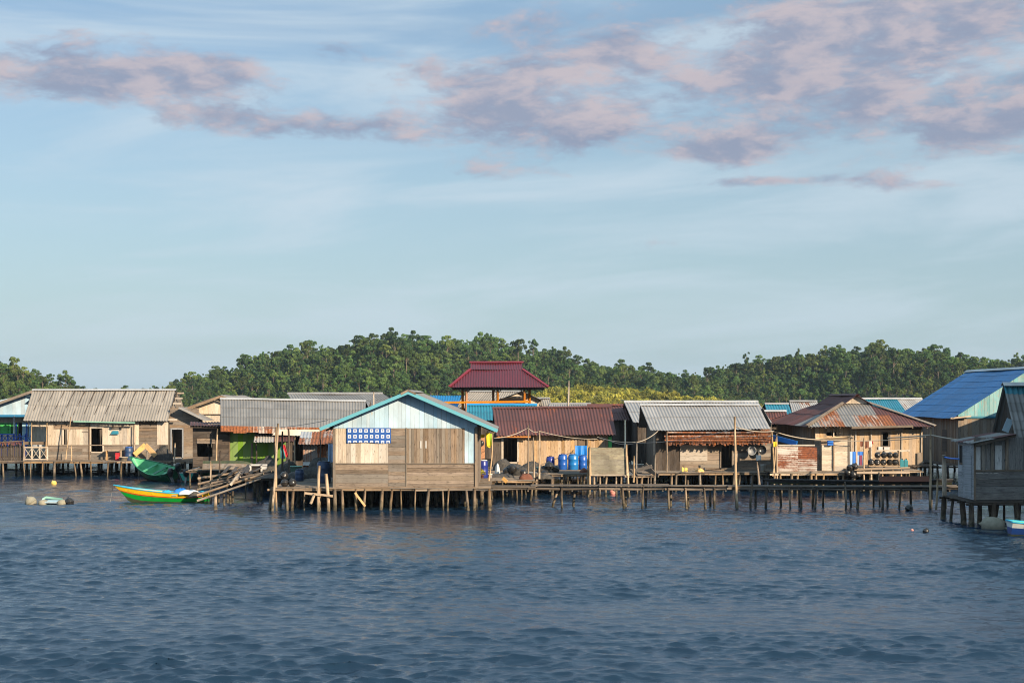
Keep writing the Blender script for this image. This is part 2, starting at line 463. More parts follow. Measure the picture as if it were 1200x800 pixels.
M['blackplastic'] = plain('black plastic', (.014, .014, .014), .3, .4, dirtcol=(.07, .06, .05))
M['whiteplastic'] = plain('white plastic', (.62, .62, .6), .4, .3)
M['foam'] = plain('dirty foam', (.25, .235, .18), .8, .6, scale=5, dirtcol=(.1, .1, .07))
M['yellowfloat'] = plain('yellow float', (.72, .5, .12), .5, .3)
M['pinkfloat'] = plain('pink float', (.75, .3, .25), .5, .3)
M['tealplastic'] = plain('teal jerrycan plastic', (.015, .16, .2), .4, .3)
M['greyplastic'] = plain('grey plastic', (.25, .26, .27), .5, .3)
M['rope'] = plain('pale rope', (.38, .33, .26), .9, .3)
M['cablegrey'] = plain('cable', (.24, .22, .2), .8, .2)
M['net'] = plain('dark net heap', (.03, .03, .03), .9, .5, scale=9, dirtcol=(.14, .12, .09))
M['thatch'] = wood('brown palm thatch', (.10, .038, .02), (.24, .095, .045), .4, stain=.3)
M['redcloth'] = plain('red cloth', (.4, .02, .03), .9, .2)
M['tealcloth'] = plain('teal cloth', (.1, .35, .36), .9, .2)
M['yellowcloth'] = plain('yellow cloth', (.72, .55, .03), .9, .2)
M['limecloth'] = plain('lime cloth', (.36, .6, .06), .9, .2)
M['whitecloth'] = plain('white cloth', (.68, .66, .62), .9, .2)
M['bluecloth'] = plain('blue cloth', (.02, .15, .55), .8, .25)
M['paleblue'] = plain('pale blue cloth', (.32, .46, .66), .85, .2)
M['maroncloth'] = plain('maroon cloth', (.16, .03, .07), .9, .3)
M['browncloth'] = plain('brown cloth', (.16, .06, .035), .9, .3)
M['tarp'] = plain('blue tarpaulin', (.015, .19, .6), .4, .3, scale=6)
M['creamtarp'] = plain('cream tarpaulin', (.62, .56, .46), .7, .3)
M['greenpane'] = plain('green shutter', (.06, .42, .1), .6, .2)
M['lbluepane'] = plain('light blue door', (.3, .5, .6), .5, .25)
M['glass'] = plain('dark glass', (.02, .025, .03), .12, .2)
M['bgreen'] = plain('boat green paint', (.005, .30, .035), .35, .5, scale=4, spec=.5)
M['byellow'] = plain('boat yellow paint', (.78, .47, .008), .38, .5, scale=4)
M['bred'] = plain('boat red paint', (.55, .04, .01), .4, .25)
M['bcyan'] = plain('boat cyan paint', (.02, .34, .55), .4, .25)
M['bdark'] = plain('boat dark green paint', (.008, .13, .06), .4, .35)
M['bdark2'] = plain('boat inner green paint', (.09, .40, .20), .5, .4)
M['bteal'] = plain('boat teal paint', (.03, .38, .30), .5, .5, scale=6)
M['bblue'] = plain('boat blue paint', (.01, .05, .22), .45, .3)
M['bwhite'] = plain('boat white paint', (.55, .58, .56), .5, .3)
M['algae'] = plain('waterline algae stain', (.03, .045, .02), .7, .6, scale=6, dirtcol=(.09, .08, .04))
M['bblack'] = plain('tarred hull', (.022, .022, .024), .5, .35)
M['motor'] = plain('outboard motor cowl', (.018, .02, .022), .3, .2)
M['motorgrey'] = plain('outboard motor leg', (.24, .24, .24), .45, .3)
M['leaf'] = None
def batik():
    m, t, b = mk('blue patterned cloth')
    uv = t.sep(tc(t, 'UV'))
    fx = t.math('FRACT', t.math('ADD', uv[0], 0.0)); fy = t.math('FRACT', t.math('ADD', uv[1], 0.0))
    ax = t.math('ABSOLUTE', t.math('SUBTRACT', fx, .5)); ay = t.math('ABSOLUTE', t.math('SUBTRACT', fy, .5))
    mx = t.math('MAXIMUM', ax, ay)
    ring = t.math('LESS_THAN', mx, .29); inner = t.math('LESS_THAN', mx, .15); dot = t.math('LESS_THAN', mx, .055)
    line = t.math('GREATER_THAN', mx, .475)
    col = t.mix(ring, (.022, .085, .30), (.62, .64, .66))
    col = t.mix(inner, col, (.022, .085, .30)); col = t.mix(dot, col, (.6, .62, .64)); col = t.mix(t.math('MULTIPLY', line, .4), col, (.12, .2, .45))
    t.put(b.inputs['Base Color'], col); b.inputs['Roughness'].default_value = .9; b.inputs['Specular IOR Level'].default_value = .1
    return m
M['batik'] = batik()
def leafmat(name, c0, c1, c2, trans=.3):
    m, t, b = mk(name)
    rnd = t.attr('rnd'); oi = t.node('ShaderNodeObjectInfo').outputs['Random']
    col = t.mix(t.rng(rnd, 0, 1), c0, c1)
    col = t.mix(t.rng(oi, .35, 1.0, 0, .75), col, c2)
    pos = t.node('ShaderNodeObjectInfo').outputs['Location']
    lit_patch = t.noise(t.mapping(pos, (1, .6, 1)), .028, 3, .6)  # paler and darker tree patches; lit parts of the hill put into colour
    col = t.mix(t.rng(lit_patch, .42, .62, 0, .5), col, tuple(x * 1.5 for x in c1))
    hs = t.node('ShaderNodeHueSaturation'); t.put(hs.inputs['Value'], t.rng(t.math('FRACT', t.math('MULTIPLY', oi, 9.1)), 0, 1, .45, 1.45)); t.put(hs.inputs['Color'], col)
    t.put(b.inputs['Base Color'], hs.outputs[0]); b.inputs['Roughness'].default_value = .65; b.inputs['Specular IOR Level'].default_value = .25
    tr = t.node('ShaderNodeBsdfTranslucent'); t.put(tr.inputs[0], hs.outputs[0])
    mx = t.node('ShaderNodeMixShader'); mx.inputs[0].default_value = trans
    out = t.n['Material Output']; t.l.new(b.outputs[0], mx.inputs[1]); t.l.new(tr.outputs[0], mx.inputs[2]); t.l.new(mx.outputs[0], out.inputs[0])
    return m
M['leaf'] = leafmat('forest leaves', (.016, .044, .018), (.06, .118, .03), (.145, .175, .04))
M['shrub'] = leafmat('shrub leaves', (.15, .17, .025), (.34, .31, .045), (.10, .12, .03))
M['bark'] = wood('bark', (.09, .07, .05), (.19, .155, .11), .3)
def soil():
    m, t, b = mk('forest soil')
    n = t.noise(tc(t, 'Object'), .05, 5)
    t.put(b.inputs['Base Color'], t.mix(t.rng(n, .35, .65), (.02, .035, .012), (.045, .05, .018))); b.inputs['Roughness'].default_value = .95
    return m
M['soil'] = soil()
def grassmat():
    m, t, b = mk('dry grass slope')
    n = t.noise(tc(t, 'Object'), .12, 6)
    t.put(b.inputs['Base Color'], t.mix(t.rng(n, .35, .65), (.09, .10, .02), (.19, .165, .035))); b.inputs['Roughness'].default_value = .95
    return m
M['grass'] = grassmat()
# ---------------------------------------------------------------- camera, sun, sky
cam = bpy.data.cameras.new('Camera'); co = bpy.data.objects.new('Camera', cam); COL.objects.link(co)
co.location = (0, 0, EYE); co.rotation_euler = (rad(90), 0, 0)
cam.lens = 50; cam.sensor_width = 36; cam.shift_y = 66 / 1200; cam.clip_start = .5; cam.clip_end = 20000
sc.camera = co
SUN = V((.86, -1, .52)).normalized()
ld = bpy.data.lights.new('Sun', 'SUN'); lo = bpy.data.objects.new('Sun', ld); COL.objects.link(lo)
ld.energy = 5.0; ld.angle = rad(.6); ld.color = (1, .79, .56)
lo.rotation_euler = SUN.to_track_quat('Z', 'Y').to_euler(); lo.location = (30, -40, 60)
sc.view_settings.view_transform = 'Standard'; sc.view_settings.look = 'None'
sc.view_settings.exposure = 0.9; sc.view_settings.gamma = 1.0; sc.view_settings.use_curve_mapping = False
sc.render.film_transparent = False
sc.cycles.pixel_filter_type = 'BLACKMAN_HARRIS'; sc.cycles.filter_width = 1.05
sc.cycles.max_bounces = 6; sc.cycles.diffuse_bounces = 3; sc.cycles.glossy_bounces = 3; sc.cycles.transmission_bounces = 3; sc.cycles.volume_bounces = 0; sc.cycles.transparent_max_bounces = 6
sc.cycles.caustics_reflective = False; sc.cycles.caustics_refractive = False
sc.cycles.use_denoising = True; sc.cycles.denoiser = 'OPENIMAGEDENOISE'; sc.cycles.denoising_input_passes = 'RGB_ALBEDO_NORMAL'
sc.cycles.sample_clamp_indirect = 4

w = bpy.data.worlds.new('World'); sc.world = w; w.use_nodes = True
SKY_K = .066
def build_world():
    t = NT(w.node_tree)
    for n in list(t.n): t.n.remove(n)
    out = t.node('ShaderNodeOutputWorld'); bg = t.node('ShaderNodeBackground'); t.l.new(bg.outputs[0], out.inputs[0])
    bg.inputs[1].default_value = SKY_K
    sky = t.node('ShaderNodeTexSky', sky_type='NISHITA')
    sky.sun_disc = False; sky.sun_elevation = math.asin(SUN.z); sky.sun_rotation = math.atan2(SUN.x, SUN.y)
    sky.air_density = 1.0; sky.dust_density = .6; sky.ozone_density = 1.6; sky.altitude = 0
    g = t.node('ShaderNodeTexCoord').outputs['Generated']
    d = t.sep(g)
    hl = t.math('SQRT', t.math('ADD', t.math('ADD', t.math('MULTIPLY', d[0], d[0]), t.math('MULTIPLY', d[1], d[1])), 1e-6))
    el = t.math('DIVIDE', d[2], hl)                                     # tangent of the elevation
    az = t.math('ARCTAN2', d[0], d[1])
    up = t.math('MAXIMUM', d[2], .004)
    cx = t.math('DIVIDE', d[0], t.math('ADD', up, .05)); cy = t.math('DIVIDE', d[1], t.math('ADD', up, .05))
    def A(px): return math.atan((px - 600) / FL)
    def E(py, px=600): return (HOR - py) / FL * math.cos(A(px))
    def blob(px, py, rx, ry, wt, pw=1.0):
        a = t.math('DIVIDE', t.math('SUBTRACT', az, A(px)), rx * 1.2 / FL); b = t.math('DIVIDE', t.math('SUBTRACT', el, E(py, px)), ry * 1.2 / FL)
        q = t.math('ADD', t.math('MULTIPLY', a, a), t.math('MULTIPLY', b, b))
        return t.math('MULTIPLY', t.math('EXPONENT', t.math('MULTIPLY', q, -1.0)), wt)
    def total(L):
        s = None
        for a in L:
            x = blob(*a); s = x if s is None else t.math('ADD', s, x)
        return s
    # broken cumulus layer: noise on a flat cloud deck, thicker where the deck is thick
    bias = total([(1010, 45, 230, 85, 1.0), (1150, 130, 150, 48, 1.0), (760, 55, 130, 45, .75), (560, 85, 75, 32, .9), (690, 150, 150, 40, .85), (1130, 20, 120, 40, .6),
                  (470, 152, 110, 20, .85), (280, 145, 80, 22, .85), (50, 85, 150, 42, 1.1), (175, 92, 80, 13, .6), (262, 75, 52, 20, .8), (385, 62, 36, 16, .7), (500, 25, 90, 16, .4),
                  (855, 178, 55, 12, .9), (920, 212, 85, 6, .85), (610, 205, 90, 12, .5), (1095, 217, 80, 6, .5), (800, 285, 40, 8, .35), (1180, 408, 55, 14, .75), (1010, 398, 30, 10, .5)])
    over = t.rng(el, .30, .6, 0, .35)                                      # more of the same deck overhead
    bias = t.math('ADD', bias, over)
    P0 = t.xyz(t.math('MULTIPLY', az, 14), t.math('MULTIPLY', el, 34), 0.0)
    wv = t.noise(P0, .9, 3, .5, color=True)
    wadd = t.node('ShaderNodeVectorMath', operation='MULTIPLY_ADD'); t.put(wadd.inputs[0], wv); wadd.inputs[1].default_value = (.5, .5, .5); t.put(wadd.inputs[2], P0)
    def dens(off):
        m = t.mapping(wadd.outputs[0], (1, 1, 1), (off[0], off[1], 0))
        return t.math('ADD', t.math('MULTIPLY', t.noise(m, .85, 6, .55), .66), t.math('MULTIPLY', t.noise(m, 2.6, 9, .7), .34))
    n0 = dens((0, 0)); n1 = dens((.14, .26))
    thr = t.math('SUBTRACT', .69, t.math('MULTIPLY', t.math('MINIMUM', bias, 1.05), .275))
    al = t.rng(n0, t.math('SUBTRACT', thr, .05), t.math('ADD', thr, .13), 0, 1, True)
    puff = t.noise(t.mapping(wadd.outputs[0], (1, 1, 1), (4.2, 1.7, 2)), 1.3, 5, .52)
    lit = t.math('ADD', t.math('MULTIPLY', t.rng(t.math('SUBTRACT', n0, n1), -.07, .11), .5), t.math('MULTIPLY', t.rng(puff, .36, .66), .55))
    lit = t.rng(lit, .18, .85, 0, 1, True)
    thick = t.rng(n0, thr, t.math('ADD', thr, .25))
    ck = 1 / SKY_K
    def sc_(c): return tuple(x * ck for x in c)
    ccol = t.mix(lit, sc_((.155, .175, .24)), sc_((.312, .27, .288)))
    ccol = t.mix(t.rng(thick, .5, 1, 0, .25), ccol, sc_((.155, .17, .235)))
    # thin high veil
    PV = t.xyz(t.math('MULTIPLY', az, 3.2), t.math('ADD', t.math('MULTIPLY', el, 19), t.math('MULTIPLY', az, -1.4)), 3.0)
    v1 = t.noise(PV, 1.1, 7, .55, dist=.6)
    veil = t.rng(v1, .38, .68, 0.0, .72, True)
    veil = t.math('MULTIPLY', veil, t.rng(el, .02, .1, .55, 1))
    base = t.mix(t.rng(el, -.02, .24, .9, .2), sky.outputs[0], sc_((.20, .283, .34)))   # moist air near the horizon
    base = t.mix(t.rng(el, .26, .5, 0, .85), base, sc_((.27, .45, .62)))           # brightness added overhead to lighten the water
    base = t.mix(veil, base, sc_((.325, .385, .435)))
    col = t.mix(t.math('MULTIPLY', al, .86), base, ccol)
    t.put(bg.inputs[0], col)
build_world()

# ---------------------------------------------------------------- water
def water():
    def axis(parts):
        out = []
        for a, b, st in parts: out += list(np.arange(a, b, st))
        return np.array(out + [parts[-1][1]])
    xs = axis([(-2500, -900, 400), (-900, -140, 95), (-140, -46, 2.0), (-46, -21, .35), (-21, 21, .066), (21, 46, .35), (46, 140, 2.0), (140, 900, 95), (900, 2500, 400)])
    ys = axis([(-700, -200, 125), (-200, 0, 25), (0, 24, 1.5), (24, 48, .055), (48, 76, .1), (76, 112, .3), (112, 150, 1.5), (150, 500, 25), (500, 2500, 250)])
    gx, gy = np.meshgrid(xs.astype(np.float32), ys.astype(np.float32))
    z = np.zeros_like(gx); dx = np.zeros_like(gx); dy = np.zeros_like(gx)
    rng = np.random.default_rng(21)
    # chop running mostly towards the camera
    for k in range(150):
        lam = .17 * (1.5 / .17) ** (rng.random() ** 1.1)
        th = rad(-98) + rng.normal(0, .42)
        kx, ky = math.cos(th) * 2 * math.pi / lam, math.sin(th) * 2 * math.pi / lam
        a = .0037 * lam ** .76 * (0.6 + .8 * rng.random())
        ph = rng.random() * 6.283
        q = kx * gx + ky * gy + ph
        c, s = np.cos(q), np.sin(q)
        z += a * c; dx -= a * 1.0 * math.cos(th) * s; dy -= a * 1.0 * math.sin(th) * s
    # gusts: rough and smooth patches
    gst = np.zeros_like(gx)
    for k in range(14):
        lam = 7 + 22 * rng.random(); th = rng.random() * 6.283
        gst += np.cos((math.cos(th) * gx * .6 + math.sin(th) * gy * 1.3) * 2 * math.pi / lam + rng.random() * 6.28)
    gst = 1 + .13 * gst
    gst = np.clip(gst, .45, 1.7)
    fade = np.clip((140 - np.abs(gx)) / 60, 0, 1) * np.clip((gy - 2) / 15, 0, 1) * np.clip((150 - gy) / 35, 0, 1)
    lee = 1 - .38 * np.clip((gy - 40) / 26, 0, 1)                        # calmer among the stilts
    k = gst * fade * lee
    co_ = np.stack([gx + dx * k, gy + dy * k, z * k], -1).reshape(-1, 3)
    ny, nx = gx.shape
    i = np.arange(ny * nx).reshape(ny, nx)
    f = np.stack([i[:-1, :-1], i[:-1, 1:], i[1:, 1:], i[1:, :-1]], -1).reshape(-1, 4)
    me = bpy.data.meshes.new('sea')
    me.vertices.add(len(co_)); me.vertices.foreach_set('co', co_.astype(np.float32).ravel())
    me.loops.add(f.size); me.loops.foreach_set('vertex_index', f.astype(np.int32).ravel())
    me.polygons.add(len(f)); me.polygons.foreach_set('loop_start', np.arange(0, f.size, 4, dtype=np.int32))
    me.polygons.foreach_set('use_smooth', np.ones(len(f), dtype=bool))
    me.update(); me.validate()
    m, t, b = mk('sea water')
    g = tc(t, 'Object')
    n1 = t.noise(t.mapping(g, (.75, 2.0, 1)), 3.4, 5, .62, dist=.3)
    n2 = t.noise(t.mapping(g, (1.0, 1.5, 1)), 11, 3, .6)
    h = t.math('ADD', n1, t.math('MULTIPLY', n2, .35))
    b.inputs['Base Color'].default_value = (.008, .024, .048, 1)
    b.inputs['Roughness'].default_value = .09; b.inputs['IOR'].default_value = 1.333
    b.inputs['Specular IOR Level'].default_value = .5
    t.put(b.inputs['Normal'], t.bump(h, .55, .04))
    me.materials.append(m)
    o = bpy.data.objects.new('sea', me); COL.objects.link(o); o['kind'] = 'structure'
water()

# ---------------------------------------------------------------- moist air
def haze():
    bx = bpy.data.meshes.new('haze'); x0, x1, y0, y1, z0, z1 = -2600, 2600, -800, 2600, -8, 64
    v = [(x, y, z) for z in (z0, z1) for y in (y0, y1) for x in (x0, x1)]
    bx.from_pydata(v, [], [(0, 2, 3, 1), (4, 5, 7, 6), (0, 1, 5, 4), (2, 6, 7, 3), (0, 4, 6, 2), (1, 3, 7, 5)])
    m = bpy.data.materials.new('haze'); m.use_nodes = True; nt = m.node_tree
    for n in list(nt.nodes):
        if n.type == 'BSDF_PRINCIPLED': nt.nodes.remove(n)
    pv = nt.nodes.new('ShaderNodeVolumePrincipled'); pv.inputs['Color'].default_value = (.6, .78, 1, 1); pv.inputs['Density'].default_value = .00008; pv.inputs['Anisotropy'].default_value = 0.1
    nt.links.new(pv.outputs[0], nt.nodes['Material Output'].inputs['Volume'])
    bx.materials.append(m); o = bpy.data.objects.new('haze', bx); COL.objects.link(o); o['kind'] = 'stuff'; o['label'] = 'thin moist air over the water and hills'
haze()
# ---------------------------------------------------------------- hills and forest
def vnoise(x, y, seed=0):
    def h(i, j):
        n = (i.astype(np.int64) * 374761393 + j.astype(np.int64) * 668265263 + seed * 974711) & 0x7fffffff
        n = (n ^ (n >> 13)) * 1274126177 & 0x7fffffff
        return ((n ^ (n >> 16)) & 0xffff) / 65535.0
    xi = np.floor(x); yi = np.floor(y); fx = x - xi; fy = y - yi
    fx = fx * fx * (3 - 2 * fx); fy = fy * fy * (3 - 2 * fy)
    return (h(xi, yi) * (1 - fx) + h(xi + 1, yi) * fx) * (1 - fy) + (h(xi, yi + 1) * (1 - fx) + h(xi + 1, yi + 1) * fx) * fy
def sstep(t): t = np.clip(t, 0, 1); return t * t * (3 - 2 * t)
SKYL = [(60, 488), (110, 474), (150, 462), (175, 454), (205, 447), (240, 438), (258, 432), (290, 426), (310, 415), (330, 416), (360, 412), (400, 406), (430, 399), (460, 396), (500, 401), (530, 404),
        (550, 400), (575, 399), (600, 403), (620, 408), (645, 411), (660, 416), (690, 430), (705, 428), (740, 433), (765, 430), (790, 437), (830, 433), (850, 428), (880, 418), (910, 419),
        (940, 413), (970, 410), (1000, 408), (1020, 410), (1060, 414), (1085, 419), (1110, 423), (1140, 428), (1165, 422), (1200, 421), (1300, 412), (1450, 420)]
HILLY = 720.0
def hill_main(x, y):
    px = 600 + x * FL / HILLY
    top = EYE - (np.interp(px, [a for a, b in SKYL], [b for a, b in SKYL]) - HOR) * HILLY / FL - 10.5
    front = 560 + 18 * np.sin(x / 47.0) + 12 * np.sin(x / 19 + 1)
    pr = sstep((y - front) / (HILLY - front)) ** .85
    back = 1 - .75 * sstep((y - HILLY) / 150)
    g = np.sin(x / 21 + 1.3 * np.sin(y / 60) + y / 95) * 3.2 + (vnoise(x / 26, y / 40, 3) - .5) * 6 + (vnoise(x / 9, y / 14, 4) - .5) * 2.2
    sp = 4 * np.exp(-((x + 38) / 26) ** 2) * np.exp(-((y - 640) / 52) ** 2)  # spur added to throw shade on the slope to its left
    return top * pr * back + np.clip((top - 2) / 14, 0, 1) * .65 * g * np.sin(math.pi * np.clip((y - front) / (HILLY - front), 0, 1)) + sp - .6
LEFTS = [(-300, 408), (-150, 417), (-60, 427), (-5, 436), (22, 442), (45, 453), (62, 463), (80, 480), (100, 496)]
def hill_left(x, y):
    px = 600 + x * FL / 520.0
    top = EYE - (np.interp(px, [a for a, b in LEFTS], [b for a, b in LEFTS]) - HOR) * 520 / FL - 4.0
    return top * sstep((y - 420) / 100) * (1 - .8 * sstep((y - 520) / 110)) + (vnoise(x / 14, y / 20, 8) - .5) * 3.0 - .4
GRS = [(560, 484), (600, 473), (630, 468), (655, 462), (690, 459), (720, 461), (750, 466), (790, 471), (830, 477), (900, 486), (1000, 492), (1080, 492), (1140, 492)]
def hill_grass(x, y):
    px = 600 + x * FL / 520.0
    top = EYE - (np.interp(px, [a for a, b in GRS], [b - 4 for a, b in GRS]) - HOR) * 520 / FL - .4
    return top * sstep((y - 440) / 80) * (1 - .9 * sstep((y - 520) / 60)) + (vnoise(x / 8, y / 12, 9) - .5) * 1.5 - .3
def terrain(name, fn, x0, x1, y0, y1, st, mat):
    xs = np.arange(x0, x1 + st, st); ys = np.arange(y0, y1 + st, st)
    gx, gy = np.meshgrid(xs, ys); gz = fn(gx, gy)
    edge = np.minimum(np.minimum(gx - x0, x1 - gx), np.minimum(gy - y0, y1 - gy)) / 14.0
    gz = np.where(edge < 1, gz * np.clip(edge, 0, 1) - 1.5 * (1 - np.clip(edge, 0, 1)), gz)
    ny, nx = gx.shape; i = np.arange(ny * nx).reshape(ny, nx)
    f = np.stack([i[:-1, :-1], i[:-1, 1:], i[1:, 1:], i[1:, :-1]], -1).reshape(-1, 4)
    me = bpy.data.meshes.new(name)
    me.from_pydata(np.stack([gx, gy, gz], -1).reshape(-1, 3).tolist(), [], f.tolist())
    me.polygons.foreach_set('use_smooth', [True] * len(me.polygons)); me.materials.append(mat)
    o = bpy.data.objects.new(name, me); COL.objects.link(o); o['kind'] = 'structure'
terrain('hill', hill_main, -245, 345, 530, 880, 5, M['soil'])
terrain('hill', hill_left, -320, -135, 405, 640, 5, M['soil'])
terrain('slope', hill_grass, -22, 185, 430, 590, 3, M['grass'])

def crown_mesh(name, lobes, leaf, per, mat, seed, flat=.75):
    """lobes: (x,y,z,r); leaf clump faces spread near each lobe's surface, uneven and with gaps"""
    rg = np.random.default_rng(seed)
    vs = []; fs = []; rn = []
    for (lx, ly, lz, lr) in lobes:
        n = int(per * lr * lr); tone = rg.random()
        for k in range(n):
            d = rg.normal(size=3); d /= np.linalg.norm(d)
            if d[2] < -.35 and rg.random() < .7: d[2] = -d[2]
            rr = lr * (.62 + .46 * rg.random() ** .6)
            c = np.array([lx, ly, lz]) + d * rr * np.array([1, 1, flat])
            nrm = d + rg.normal(size=3) * .55; nrm /= np.linalg.norm(nrm)
            a = np.cross(nrm, rg.normal(size=3)); a /= np.linalg.norm(a); b = np.cross(nrm, a)
            s = leaf * (.55 + .9 * rg.random()); s2 = s * (.5 + .5 * rg.random())
            i = len(vs)
            vs += [c - a * s, c - b * s2 * .8 + nrm * s * .12, c + a * s * .9, c + b * s2]
            fs.append((i, i + 1, i + 2, i + 3)); rn.append(min(1, max(0, tone * .6 + .4 * rg.random())))
    return vs, fs, rn
def to_mesh(name, vs, fs, rn, mats, mi=None):
    me = bpy.data.meshes.new(name); me.from_pydata([tuple(v) for v in vs], [], fs)
    at = me.attributes.new('rnd', 'FLOAT', 'FACE'); at.data.foreach_set('value', np.array(rn, dtype=np.float32))
    for m in mats: me.materials.append(m)
    if mi is not None: me.polygons.foreach_set('material_index', mi)
    me.update(); return me
TREES = []   # (crown data, trunk MB builder) prototypes, unit: metres
def proto(seed, h, cr, nl, kind):
    rg = random.Random(seed)
    lobes = []
    if kind == 'round':
        for k in range(nl):
            a = rg.random() * 6.28; r = cr * rg.random() ** .6 * .72; z = h * (.36 + .54 * rg.random() * (1 - .45 * r / cr))
            lobes.append((math.cos(a) * r * 1.15, math.sin(a) * r * 1.15, z, cr * rg.uniform(.18, .42)))
        lobes.append((0, 0, h * .86, cr * .42))
    elif kind == 'tall':
        for k in range(nl):
            a = rg.random() * 6.28; r = cr * rg.random() * .6; z = h * (.25 + .70 * k / nl)
            lobes.append((math.cos(a) * r, math.sin(a) * r, z, cr * rg.uniform(.22, .44) * (1.15 - .55 * k / nl)))
    else:   # emergent: flat spreading layered crown on a bare trunk
        for k in range(nl):
            a = rg.random() * 6.28; r = cr * (.25 + .7 * rg.random()); z = h * (.70 + .25 * rg.random()) - r * .08
            lobes.append((math.cos(a) * r, math.sin(a) * r, z, cr * rg.uniform(.22, .36)))
        lobes.append((rg.uniform(-.5, .5), 0, h * .93, cr * .34))
    vs, fs, rn = crown_mesh('crown', lobes, 0.42 if kind != 'shrub' else .2, 50, M['leaf'], seed, .72)
    mb = MB()
    mb.tube([(0, 0, -1.5), (rg.uniform(-.15, .15), 0, h * .3), (rg.uniform(-.3, .3), rg.uniform(-.3, .3), h * .62), (0, 0, h * .85)], [.30, .24, .17, .06], 6)
    for l in lobes[:6]:
        z0 = min(l[2] - .6, h * rg.uniform(.45, .65))
        mb.tube([(0, 0, z0), (l[0] * .5, l[1] * .5, (z0 + l[2]) / 2 + .2), (l[0], l[1], l[2])], [.12, .08, .04], 5)
    return vs, fs, rn, mb
SPEC = [(1, 11, 3.6, 15, 'round'), (2, 12, 4.2, 18, 'round'), (3, 14, 3.2, 14, 'tall'), (4, 9.5, 3.4, 13, 'round'), (5, 15, 4.0, 9, 'emergent'), (6, 13, 2.8, 14, 'tall'), (7, 10.5, 4.4, 18, 'round'),
        (8, 16, 4.8, 10, 'emergent')]
PCOL = bpy.data.collections.new('forest tree kinds')          # source shapes of the forest, not placed in the scene themselves
SCOL = bpy.data.collections.new('shrub kinds')
PROT = []
for s in SPEC:
    vs, fs, rn, mb = proto(*s)
    crown = to_mesh('crown', vs, fs, rn, [M['leaf']])
    n = len(vs); v2 = list(vs) + list(mb.v); f2 = list(fs) + [tuple(i + n for i in f) for f in mb.f]
    whole = to_mesh('forest_tree', v2, f2, list(rn) + mb.r, [M['leaf'], M['bark']], [0] * len(fs) + [1] * len(mb.f))
    o = bpy.data.objects.new('forest_tree_kind', whole); PCOL.objects.link(o)
    PROT.append((crown, mb, s))
for sd in (31, 32, 33, 34):
    rg = random.Random(sd)
    lobes = [(rg.uniform(-.9, .9), rg.uniform(-.9, .9), rg.uniform(.2, 1.0), rg.uniform(.45, .8)) for k in range(6)]
    vs, fs, rn = crown_mesh('shrub', lobes, .22, 80, M['shrub'], sd, .9)
    SCOL.objects.link(bpy.data.objects.new('shrub_kind', to_mesh('shrub', vs, fs, rn, [M['shrub']])))
def scatter(name, label, pts, scl, coll):
    me = bpy.data.meshes.new(name); me.from_pydata(pts.tolist(), [], [])
    a = me.attributes.new('scl', 'FLOAT_VECTOR', 'POINT'); st_ = NR.uniform(.85, 1.15, (len(pts), 3)) * scl[:, None]; st_[:, 2] *= NR.uniform(.8, 1.35, len(pts)); a.data.foreach_set('vector', st_.astype(np.float32).ravel())
    a = me.attributes.new('rotz', 'FLOAT_VECTOR', 'POINT')
    rv = np.zeros((len(pts), 3), dtype=np.float32); rv[:, 2] = NR.random(len(pts)) * 6.283; rv[:, :2] = NR.normal(0, .05, (len(pts), 2))
    a.data.foreach_set('vector', rv.ravel())
    o = bpy.data.objects.new(name, me); COL.objects.link(o); o['kind'] = 'stuff'; o['label'] = label
    gt = bpy.data.node_groups.new(name, 'GeometryNodeTree')
    gt.interface.new_socket('Geometry', in_out='INPUT', socket_type='NodeSocketGeometry'); gt.interface.new_socket('Geometry', in_out='OUTPUT', socket_type='NodeSocketGeometry')
    n = gt.nodes; gi = n.new('NodeGroupInput'); go = n.new('NodeGroupOutput')
    ip = n.new('GeometryNodeInstanceOnPoints'); ci = n.new('GeometryNodeCollectionInfo')
    ci.inputs[0].default_value = coll; ci.inputs[1].default_value = True; ci.inputs[2].default_value = True
    ip.inputs['Pick Instance'].default_value = True
    rv_ = n.new('FunctionNodeRandomValue'); rv_.data_type = 'INT'
    for s in rv_.inputs:
        if s.type == 'INT' and s.name == 'Max': s.default_value = 999
        if s.type == 'INT' and s.name == 'Min': s.default_value = 0
    na = n.new('GeometryNodeInputNamedAttribute'); na.data_type = 'FLOAT_VECTOR'; na.inputs[0].default_value = 'scl'
    nb = n.new('GeometryNodeInputNamedAttribute'); nb.data_type = 'FLOAT_VECTOR'; nb.inputs[0].default_value = 'rotz'
    L = gt.links
    L.new(gi.outputs[0], ip.inputs['Points']); L.new(ci.outputs[0], ip.inputs['Instance']); L.new([s for s in rv_.outputs if s.type == 'INT'][0], ip.inputs['Instance Index'])
    L.new(na.outputs[0], ip.inputs['Scale']); L.new(nb.outputs[0], ip.inputs['Rotation']); L.new(ip.outputs[0], go.inputs[0])
    md = o.modifiers.new('scatter', 'NODES'); md.node_group = gt
    return o
def jitter(fn, x0, x1, y0, y1, st, ok):
    xs = np.arange(x0, x1, st); ys = np.arange(y0, y1, st)
    gx, gy = np.meshgrid(xs, ys); gx = gx + NR.uniform(-.48, .48, gx.shape) * st; gy = gy + NR.uniform(-.48, .48, gy.shape) * st
    gx, gy = gx.ravel(), gy.ravel(); gz = fn(gx, gy); k = ok(gx, gy, gz)
    return np.stack([gx[k], gy[k], gz[k]], -1)
def inview(x, y, m=90): px = 600 + x * FL / y; return (px > -m) & (px < 1200 + m)
pm = jitter(hill_main, -235, 335, 545, 790, 2.8, lambda x, y, z: (z > .2) & inview(x, y))
